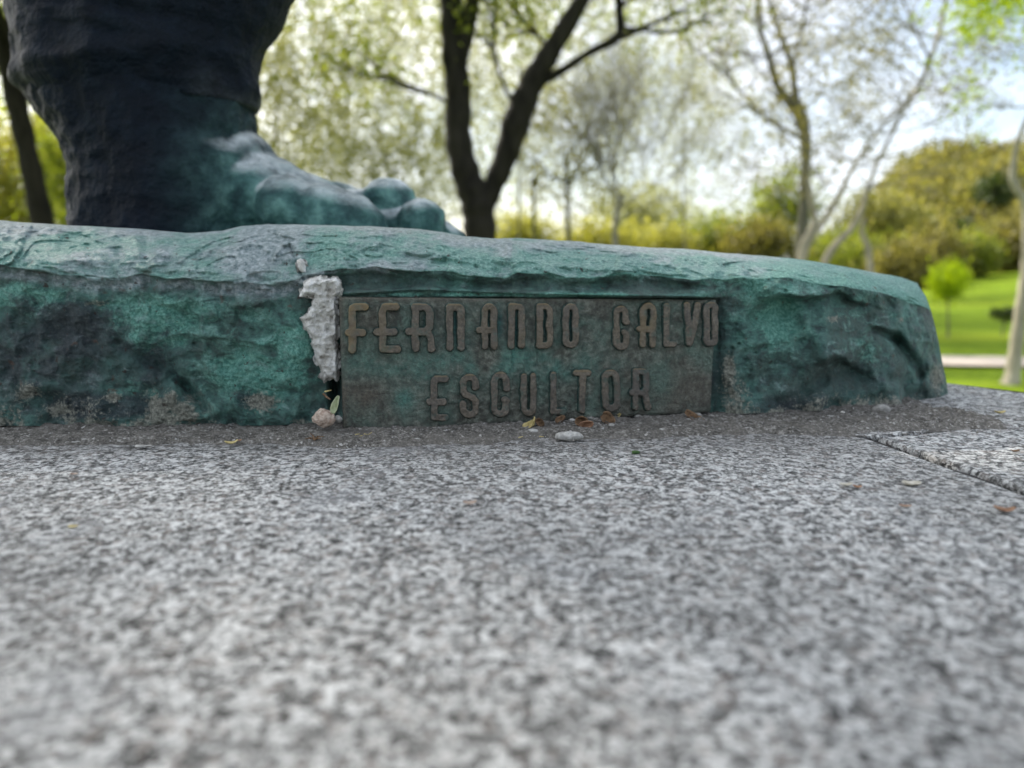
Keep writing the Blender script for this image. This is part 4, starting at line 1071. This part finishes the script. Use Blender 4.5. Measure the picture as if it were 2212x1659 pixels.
petal('petal', 158, 1138, 18, 10, 0.2, M_straw, 'faint straw coloured petal on the granite at far left', 'petal', seed=49, curl=0.3)
petal('petal', 160, 1024, 14, 8, 0.2, M_pink, 'tiny tan petal near the mortar at far left', 'petal', seed=50, curl=0.3)

# ------------------------------------------------------------------ trees
L = dict(willow=mat_leaf('grey_green_leaves', (0.17, 0.18, 0.070), (0.34, 0.34, 0.15), 0.6, (1.1, 1.1, 0.8)),
         yellow=mat_leaf('yellow_green_leaves', (0.20, 0.21, 0.045), (0.36, 0.35, 0.10), 0.6, (1.2, 1.15, 0.5)),
         bright=mat_leaf('bright_green_leaves', (0.30, 0.44, 0.008), (0.46, 0.58, 0.02), 0.6, (1.3, 1.2, 0.4)),
         olive=mat_leaf('olive_leaves', (0.12, 0.115, 0.030), (0.27, 0.24, 0.075), 0.55, (1.1, 1.1, 0.6)),
         green=mat_leaf('fresh_leaves', (0.12, 0.155, 0.020), (0.25, 0.285, 0.050), 0.6, (1.2, 1.2, 0.5)),
         hill=mat_leaf('hillside_leaves', (0.13, 0.140, 0.032), (0.28, 0.275, 0.075), 0.5, (1.1, 1.05, 0.6)),
         deep=mat_leaf('deep_green_leaves', (0.025, 0.045, 0.010), (0.06, 0.085, 0.018), 0.3))

def leaf_mesh(name, C, size, mat, parent, seed=0, aspect=0.5, stuff=False):
    r = np.random.default_rng(seed); N = len(C)
    d = r.normal(size=(N, 3)); d /= np.linalg.norm(d, axis=1)[:, None]
    e_ = r.normal(size=(N, 3)); e_ -= d * (d * e_).sum(1)[:, None]; e_ /= np.linalg.norm(e_, axis=1)[:, None]
    nn_ = np.cross(d, e_); s = size * r.uniform(0.6, 1.3, N)[:, None]
    a0 = C - d * s * 0.5; a1 = C + e_ * s * aspect * 0.5 + nn_ * s * 0.08; a2 = C + d * s * 0.5; a3 = C - e_ * s * aspect * 0.5 + nn_ * s * 0.08
    V = np.stack([a0, a1, a2, a3], 1).reshape(-1, 3)
    Fc = (np.arange(N)[:, None] * 4 + np.arange(4)[None, :])
    o_ = mesh_obj(name, V, Fc, mat, parent, smooth=False)
    if stuff: o_['kind'] = 'stuff'
    return o_

def clumps(X, Y, D_, rx, ry, rd, nclump, per, spread, seed, droop=0.0, hollow=0.0):
    """leaf centres grouped in clumps inside an ellipsoid given in picture units at distance D_"""
    r = np.random.default_rng(seed); k = D_ / F
    c = np.array(P(X, Y, D_))
    q = r.normal(size=(nclump, 3)); q /= np.linalg.norm(q, axis=1)[:, None]
    q *= (r.uniform(hollow, 1, nclump) ** (1 / 2.2))[:, None]
    q *= np.array([rx * k, rd, ry * k])
    C = np.repeat(q, per, 0)
    off = r.normal(size=(nclump * per, 3)) * spread
    if droop:
        t_ = np.tile(np.linspace(0, 1, per), nclump); ax = r.normal(size=(nclump, 3)) * 0.45; ax[:, 2] -= 1.0
        off = off * 0.35 + np.repeat(ax, per, 0) * (t_ * droop)[:, None]
    C = C + off + c
    return C

def limb(mb, pts_, D_, n=8, dd=0.0):
    pa = []; ra = []
    for i, (x, y, w) in enumerate(pts_):
        pa.append(P(x, y, D_ + dd * i)); ra.append(w / 2 * D_ / F)
    # resample with a smooth wobble
    out = []; rr = []
    for i in range(len(pa) - 1):
        m = 5
        for j in range(m):
            t_ = j / m; p0_ = pa[max(i - 1, 0)]; p1_ = pa[i]; p2_ = pa[i + 1]; p3_ = pa[min(i + 2, len(pa) - 1)]
            out.append(0.5 * ((2 * p1_) + (p2_ - p0_) * t_ + (2 * p0_ - 5 * p1_ + 4 * p2_ - p3_) * t_ ** 2 + (3 * p1_ - p0_ - 3 * p2_ + p3_) * t_ ** 3))
            rr.append((ra[i] * (1 - t_) + ra[i + 1] * t_) * (1 + 0.07 * math.sin(i * 3.1 + j * 1.9)))
    out.append(pa[-1]); rr.append(ra[-1])
    mb.tube(out, rr, n)
    return out

def twigs(mb, p, d, length, rad, depth, r, tips, spread=0.5, nchild=3, up=0.15):
    p = Vector(p); d = Vector(d).normalized(); path = [p.copy()]; m = 4
    for i in range(m):
        d = (d + Vector((r.gauss(0, .12), r.gauss(0, .12), r.gauss(0, .10) + up * 0.2))).normalized()
        p = p + d * (length / m); path.append(p.copy())
    mb.tube(path, [rad * (1 - 0.45 * i / m) for i in range(m + 1)], 5 if depth > 1 else 4, cap=False)
    tips.append(tuple(p))
    if depth > 0:
        for k in range(nchild):
            q = path[r.randint(1, m)]
            nd = (d + Vector((r.gauss(0, spread), r.gauss(0, spread), r.gauss(0, spread * 0.7) + up))).normalized()
            twigs(mb, q, nd, length * r.uniform(0.55, 0.85), rad * 0.55, depth - 1, r, tips, spread, nchild, up)

def gbase(X, D_):
    u = (X - CX) / F; x = u * D_
    return Vector((x, D_, float(ground_h(x, D_))))
def ypix(z, D_):     # picture y of height z at distance D_
    return CY + F * math.tan(math.atan2(CAMH - z, D_) - PITCH)

def tree(name, label, X, D_, cat='tree', group=None):
    return thing(name, gbase(X, D_), label, cat, group)

# 1 dark forked tree in the middle
T1 = tree('forked_tree', 'dark forked tree with two thick black limbs rising behind the plaque base', 1040, 7.0)
mb = MB(); gy_ = ypix(T1.location.z, 7.0)
limb(mb, [(1040, gy_, 92), (1038, 620, 76), (1037, 505, 70), (1030, 440, 72), (1008, 380, 62), (990, 300, 56), (990, 200, 54), (980, 110, 50), (974, 0, 48), (960, -150, 44), (950, -400, 30)], 7.0, 12)
limb(mb, [(1037, 470, 50), (1062, 410, 44), (1092, 340, 50), (1117, 260, 60), (1148, 182, 52), (1190, 110, 42), (1256, 0, 34), (1330, -150, 28), (1420, -350, 18)], 7.0, 12)
limb(mb, [(986, 160, 40), (1008, 70, 32), (1022, 0, 30), (1040, -150, 24)], 7.0, 8)
limb(mb, [(1158, 182, 22), (1215, 152, 17), (1270, 115, 15), (1335, 78, 20), (1338, 20, 17), (1332, -60, 14)], 7.0, 8)
limb(mb, [(1300, 98, 14), (1390, 60, 10), (1480, 20, 6)], 7.0, 6)
r = random.Random(3); tips = []
for (x, y, dx, dz) in [(975, -20, -1, .6), (1250, 10, 1, .5), (1338, 20, .6, .8), (1190, 110, -.6, .8), (985, 230, -1, .4), (1030, -60, .3, 1), (1000, -150, -.6, 1), (1320, -120, .5, 1), (1117, 240, -.4, .9), (1340, 60, 1, -.1)]:
    twigs(mb, P(x, y, 7.0), (dx, r.uniform(-.5, .5), dz), 0.75, 0.020, 3, r, tips, 0.6, 3)
mb.build('trunk', M['bark'], T1)
C = np.array(tips); C = np.repeat(C, 14, 0) + np.random.default_rng(5).normal(size=(len(C) * 14, 3)) * 0.14
C2 = clumps(1080, -260, 7.6, 700, 260, 1.8, 1500, 16, 0.16, 11)
leaf_mesh('crown', np.concatenate([C, C2]), 0.060, L['green'], T1, 7)

# 2 leaning dark tree at the left edge, with a dense crown out of view, placed to shade the plinth
T2 = tree('leaning_tree', 'dark slanting tree trunk left of the statue leg at the frame edge', 118, 8.0)
mb = MB(); gy_ = ypix(T2.location.z, 8.0)
limb(mb, [(150, gy_, 62), (120, 600, 54), (92, 480, 46), (62, 340, 40), (38, 235, 42), (10, 120, 34), (-30, 20, 32), (-90, -120, 30), (-200, -400, 26), (-260, -700, 18)], 8.0, 10)
limb(mb, [(45, 215, 26), (36, 120, 24), (16, 60, 22), (-12, 0, 20), (-20, -200, 18)], 8.0, 8)
r = random.Random(9); tips = []
for (x, y, dx, dz) in [(-60, -60, -1, .6), (-20, -150, .8, .6), (-200, -400, -.8, .8), (-180, -350, .9, .5), (0, 60, -.8, .5), (-230, -560, .2, 1)]:
    twigs(mb, P(x, y, 8.0), (dx, r.uniform(-.5, .5), dz), 1.1, 0.03, 3, r, tips, 0.6, 3)
mb.build('trunk', M['bark'], T2)
C = clumps(-100, -750, 7.0, 760, 560, 2.6, 3600, 14, 0.20, 21)
C3 = clumps(-60, 60, 9.0, 190, 160, 0.9, 110, 14, 0.16, 22)
leaf_mesh('crown', np.concatenate([C, C3]), 0.11, L['green'], T2, 23)

# 3 leafy trees behind, with hanging foliage that lets the sky through
def bushy_tree(name, label, X, D_, Yc, rx, ry, rd, ncl, per, spread, size, mat, seed, bark='bark_mid', trunk_w=26, droop=0.0, cat='tree', group=None, extra=None, stem_top=None, hollow=0.0):
    t = tree(name, label, X, D_, cat, group)
    mb = MB(); gy__ = ypix(t.location.z, D_)
    top = Yc if stem_top is None else stem_top
    r = random.Random(seed)
    limb(mb, [(X, gy__, trunk_w), (X + r.uniform(-10, 10), (gy__ + top) / 2, trunk_w * 0.8), (X + r.uniform(-15, 15), top, trunk_w * 0.5)], D_, 7)
    tips = []
    for k in range(6):
        an = k * 2.4
        twigs(mb, P(X, top + (gy__ - top) * r.uniform(-.05, .25), D_), (math.cos(an), math.sin(an), r.uniform(.3, 1.1)), min(ry, rx) * D_ / F * 0.8, trunk_w * D_ / F * 0.16, 1 if rd < 2 else 2, r, tips, 0.5, 3)
    mb.build('trunk', M[bark], t)
    C = clumps(X, Yc, D_, rx, ry, rd, ncl, per, spread, seed, droop, hollow)
    if extra: C = np.concatenate([C] + [clumps(*e_) for e_ in extra])
    leaf_mesh('crown', C, size, mat, t, seed + 1)
    return t
bushy_tree('willow_tree', 'large grey green willow filling the sky between statue leg and forked tree', 760, 15, 60, 300, 370, 3.2, 1120, 26, 0.24, 0.085, L['willow'], 31, droop=1.1, trunk_w=8)
bushy_tree('willow_tree', 'pale willow whose leaves fill the gap right beside the statue leg', 600, 13, 150, 130, 260, 1.6, 340, 26, 0.20, 0.075, L['willow'], 45, droop=0.8, trunk_w=6)
bushy_tree('willow_tree', 'thin hazy willow with sky showing through left of the slender stem', 1480, 22, 190, 190, 250, 3.0, 620, 26, 0.34, 0.085, L['willow'], 47, droop=1.0, trunk_w=5)
bushy_tree('willow_tree', 'wide pale willow directly behind the forked tree limbs', 1120, 18, 40, 290, 330, 3.6, 950, 26, 0.28, 0.095, L['willow'], 33, droop=1.3, trunk_w=6)
bushy_tree('willow_tree', 'smaller olive willow low behind the toes of the statue', 830, 12, 330, 220, 130, 1.6, 400, 24, 0.17, 0.065, L['willow'], 35, droop=0.6, trunk_w=7)
bushy_tree('leafy_tree', 'yellow green tree lit from behind at the left frame edge below the leaning trunk', 60, 14, 410, 200, 150, 2.0, 800, 26, 0.22, 0.10, L['yellow'], 37)
bushy_tree('leafy_tree', 'sparse tree whose leaves sparkle high between leaning trunk and statue leg', 90, 20, 120, 260, 220, 3.0, 420, 24, 0.28, 0.12, L['green'], 39)
bushy_tree('leafy_tree', 'thin green tree with open crown right of the forked tree', 1230, 16, 330, 150, 150, 1.8, 170, 24, 0.20, 0.085, L['olive'], 41, trunk_w=14)
bushy_tree('leafy_tree', 'dense green bush showing behind the heel of the statue', 150, 9.5, 400, 60, 120, 0.7, 180, 24, 0.10, 0.07, L['green'], 43, trunk_w=16)
# 4 bare tree with fine grey twigs
T4 = tree('bare_tree', 'leafless grey tree with a fan of fine twigs right of the forked tree', 1335, 13)
mb = MB(); gy_ = ypix(T4.location.z, 13)
limb(mb, [(1335, gy_, 18), (1330, 560, 15), (1330, 480, 12), (1345, 420, 8)], 13, 7)
r = random.Random(15); tips = []
for k in range(13):
    an = r.uniform(-1.0, 1.2)
    twigs(mb, P(1335, 480 - 6 * k, 13), (math.sin(an), r.uniform(-.5, .5), math.cos(an)), 1.25, 0.012, 3, r, tips, 0.30, 5, 0.2)
mb.build('trunk', M['bark_twig'], T4)
# 5 pole-like slender tree with dark fork, right of centre
T5 = tree('slender_tree', 'slender tree with thin dark stem and open spring crown right of centre', 1733, 10)
mb = MB(); gy_ = ypix(T5.location.z, 10)
limb(mb, [(1726, gy_, 28), (1730, 540, 22), (1738, 420, 20), (1740, 300, 22), (1722, 236, 30), (1684, 195, 15), (1660, 120, 12), (1641, 55, 10), (1636, -40, 8), (1620, -200, 5)], 10, 8)
limb(mb, [(1724, 240, 20), (1716, 190, 14), (1711, 146, 13), (1692, 91, 10), (1667, 22, 8), (1650, -60, 6)], 10, 7)
limb(mb, [(1711, 146, 9), (1726, 90, 7), (1740, 20, 6), (1750, -80, 4)], 10, 6)
limb(mb, [(1735, 300, 9), (1660, 260, 6), (1600, 200, 4), (1540, 130, 3)], 10, 6)
r = random.Random(21); tips = []
for (x, y) in [(1684, 195), (1660, 120), (1641, 55), (1711, 146), (1692, 91), (1740, 20), (1600, 200), (1738, 330), (1740, 380), (1640, 250), (1730, 60), (1636, -30), (1722, 236), (1560, 160), (1726, 280)]:
    for s in (-1, 1): twigs(mb, P(x, y, 10), (s, r.uniform(-.5, .5), r.uniform(0, .9)), 0.75, 0.011, 2, r, tips, 0.55, 3)
mb.build('trunk', M['bark_mid'], T5)
C = np.array(tips); C = np.repeat(C, 9, 0) + np.random.default_rng(6).normal(size=(len(C) * 9, 3)) * 0.10
leaf_mesh('crown', C, 0.055, L['olive'], T5, 51)
# 6 pale multi-stem plane tree
T6 = tree('pale_tree', 'pale barked tree with several spreading stems behind the right half of the base', 1790, 8.5)
mb = MB(); gy_ = ypix(T6.location.z, 8.5)
limb(mb, [(x_, y_, w_ * 0.78) for x_, y_, w_ in [(1728, gy_, 26), (1730, 560, 22), (1752, 500, 20), (1760, 475, 18), (1752, 430, 13), (1745, 380, 10)]], 8.5, 8)
limb(mb, [(x_, y_, w_ * 0.78) for x_, y_, w_ in [(1720, 620, 20), (1745, 530, 18), (1790, 462, 18), (1818, 410, 13), (1850, 350, 10), (1890, 290, 8), (1952, 226, 9), (1990, 180, 10)]], 8.5, 8)
limb(mb, [(x_, y_, w_ * 0.78) for x_, y_, w_ in [(1760, 620, 22), (1792, 545, 20), (1838, 495, 19), (1862, 450, 15), (1876, 405, 12), (1900, 340, 10), (1930, 285, 10), (1955, 225, 10), (1985, 188, 11), (2003, 146, 12), (2025, 84, 12), (2039, 22, 11), (2055, -60, 9)]], 8.5, 8)
limb(mb, [(x_, y_, w_ * 0.78) for x_, y_, w_ in [(1880, 640, 20), (1879, 570, 17), (1874, 535, 18), (1862, 500, 12), (1868, 470, 8)]], 8.5, 8)
limb(mb, [(x_, y_, w_ * 0.78) for x_, y_, w_ in [(2010, 130, 8), (1980, 70, 7), (1950, 0, 6), (1930, -60, 4)]], 8.5, 6)
limb(mb, [(x_, y_, w_ * 0.78) for x_, y_, w_ in [(1990, 180, 6), (1940, 140, 5), (1880, 110, 4), (1830, 60, 3)]], 8.5, 6)
limb(mb, [(x_, y_, w_ * 0.78) for x_, y_, w_ in [(2025, 84, 6), (2080, 100, 4), (2150, 80, 4), (2220, 90, 3)]], 8.5, 6)
r = random.Random(25); tips = []
for (x, y) in [(1952, 226), (1930, 285), (1985, 188), (2003, 146), (1890, 290), (1880, 110), (1830, 60), (1980, 70), (1850, 350), (1818, 410), (1876, 405), (1752, 430), (2025, 84), (1930, 60), (1900, 340), (1955, 225), (2080, 100), (1840, 300)]:
    for s in (-1, 1): twigs(mb, P(x, y, 8.5), (s, r.uniform(-.5, .5), r.uniform(-.2, .9)), 0.62, 0.009, 2, r, tips, 0.6, 3)
mb.build('trunk', M['bark_pale'], T6)
C = np.array(tips); C = np.repeat(C, 11, 0) + np.random.default_rng(8).normal(size=(len(C) * 11, 3)) * 0.085
leaf_mesh('crown', C, 0.050, L['olive'], T6, 61)
# 7 white barked trunk at the right edge
T7 = tree('white_tree', 'white barked tree trunk leaning at the right frame edge beside the path', 2185, 5.9)
mb = MB(); gy_ = ypix(T7.location.z, 5.9)
limb(mb, [(2180, gy_ + 4, 40), (2186, 815, 32), (2196, 742, 27), (2207, 650, 22), (2216, 580, 20), (2218, 500, 18), (2214, 440, 17), (2194, 405, 16), (2186, 375, 13), (2200, 300, 10), (2240, 200, 9), (2250, 50, 8)], 5.9, 10)
r = random.Random(29); tips = []
for (x, y) in [(2230, 230), (2245, 100), (2250, 50), (2240, 0)]:
    for s in (-1, -0.6, 1): twigs(mb, P(x, y, 5.9), (s, r.uniform(-.5, .5), r.uniform(-.2, .4)), 0.42, 0.006, 2, r, tips, 0.6, 3, -0.05)
mb.build('trunk', M['bark_pale'], T7)
C = np.array(tips); C = np.repeat(C, 5, 0) + np.random.default_rng(9).normal(size=(len(C) * 5, 3)) * 0.05
Cb = clumps(2180, 10, 5.6, 115, 62, 0.35, 110, 8, 0.05, 71)
leaf_mesh('crown', np.concatenate([C, Cb]), 0.048, L['bright'], T7, 73)
# 8 small trees on the lawn
bushy_tree('small_round_tree', 'small bright lime green tree with round crown on the sunny lawn', 2048, 9.6, 606, 36, 42, 0.24, 150, 22, 0.05, 0.045, L['bright'], 81, trunk_w=5, stem_top=640)
bushy_tree('sapling', 'little dark olive sapling with flat crown on the lawn by the white trunk', 2166, 9.8, 678, 26, 13, 0.16, 60, 18, 0.03, 0.035, L['deep'], 83, trunk_w=4, stem_top=690)
# 9 yellow green trees and bushes low behind the base
specs = [(1130, 22, 520, 80, 50, 'yellow', 'yellow green bush low behind the forked tree base'),
         (1290, 24, 530, 100, 42, 'yellow', 'bright yellow green bush below the leafless tree'),
         (1420, 26, 540, 90, 38, 'yellow', 'rounded bush right of the leafless tree just above the base'),
         (1540, 27, 520, 80, 58, 'green', 'taller yellow green tree left of the slender stem'),
         (1640, 25, 530, 80, 50, 'olive', 'olive bush left of the pale stems'),
         (1700, 30, 450, 80, 90, 'green', 'green tree behind the slender dark stem'),
         (1840, 24, 570, 110, 75, 'green', 'mid green tree behind the pale stems'),
         (1950, 22, 580, 70, 55, 'olive', 'darker green bush at the foot of the hill left of the lime tree'),
         (1890, 30, 490, 90, 70, 'hill', 'yellow tinged tree above the pale spreading stems'),
         (2020, 24, 560, 60, 60, 'olive', 'brownish bush behind the lime green tree'),
         (2090, 25, 560, 50, 45, 'green', 'green bush between the lime tree and the short pale post'),
         (2150, 27, 540, 60, 55, 'hill', 'pale yellow green tree above the lawn crest'),
         (2225, 26, 520, 60, 75, 'olive', 'olive tree above the lawn at the right frame edge'),
         (1380, 34, 470, 110, 70, 'willow', 'hazy pale tree seen through the fine twigs')]
for k, (X, D_, Yc, rx, ry, mt, lab) in enumerate(specs):
    kk = D_ / F
    dens = 170
    bushy_tree('background_tree', lab, X, D_, Yc, rx, ry, rx * kk * 0.8, dens, 22, 0.24 * D_ / 25, 0.17 * D_ / 25, L[mt], 100 + 3 * k, trunk_w=5, group='trees and bushes low behind the base')
# 10 hillside wood
r_ = np.random.default_rng(77)
Cs = []
for k in range(330):
    y = r_.uniform(56, 101); x = y * r_.uniform(0.40, 0.82)
    z = -1.2 + 15 * np.clip((y - 54) / 45, 0, 1) ** 0.9 * np.clip((x - 0.455 * y) / (0.06 * y), 0, 1) ** 0.8 * (0.82 + 0.9 * np.clip(x / y - 0.5, 0, 0.3))
    R0 = r_.uniform(1.1, 2.3)
    q = r_.normal(size=(120, 3)); q /= np.linalg.norm(q, axis=1)[:, None]
    Cs.append(np.array([x, y, z + R0 * 0.9]) + q * R0 * r_.uniform(0.6, 1.05, 120)[:, None])
Cs = np.concatenate(Cs); sel = r_.random(len(Cs)) < 0.45 + 0.25 * np.sin(Cs[:, 0] * 0.7) * np.sin(Cs[:, 1] * 0.5)
tag(leaf_mesh('hillside_wood', Cs[sel], 0.55, L['hill'], None, 78, 0.8), kind='stuff')
tag(leaf_mesh('hillside_scrub', Cs[~sel], 0.55, L['olive'], None, 79, 0.8), kind='stuff')
# pines on the hill
for k, (X, Y, D_, rr_, lab) in enumerate([(2155, 410, 62, 42, 'dark round evergreen on the hillside at right'), (2075, 500, 58, 20, 'smaller dark evergreen low on the hillside above the lime tree')]):
    c = P(X, Y, D_); t = thing('evergreen', (c.x, c.y, c.z - 3.0), lab, 'tree')
    mb = MB(); mb.tube([Vector((c.x, c.y, c.z - 3.2)), c], [0.2, 0.1], 6); mb.build('trunk', M['bark'], t)
    leaf_mesh('crown', clumps(X, Y, D_, rr_, rr_ * 0.8, rr_ * D_ / F, 60, 20, 0.35, 200 + k), 0.4, L['deep'], t, 201 + k)
# pale posts on the lawn crest and a lamp post
for k, (X, Y0, Y1, w, D_, lab) in enumerate([(2186, 550, 606, 9, 30, 'pale grey post on the lawn crest at the right edge'), (2108, 580, 612, 6, 33, 'short pale post on the lawn crest right of the lime tree'), (1153, 400, 560, 8, 15, 'thin grey lamp post just right of the forked tree')]):
    g0 = gbase(X, D_); t = thing('lamp_post' if k == 2 else 'post', g0, lab, 'post')
    mb = MB(); a_ = w / 2 * D_ / F; tp = P(X, Y0, D_)
    mb.tube([g0, g0 + Vector((0, 0, 0.12)), g0 + Vector((0, 0, 0.14)), tp], [a_ * 1.6, a_ * 1.6, a_, a_ * 0.8], 12)
    mb.build('shaft', M['bark_mid'] if k == 2 else M['bark_pale'], t)
    mb = MB(); mb.tube([tp, tp + Vector((0, 0, 0.05)), tp + Vector((0, 0, 0.16))], [a_ * 0.8, a_ * 2.0, a_ * 0.6], 12); mb.build('cap', M['bark_mid'], t)
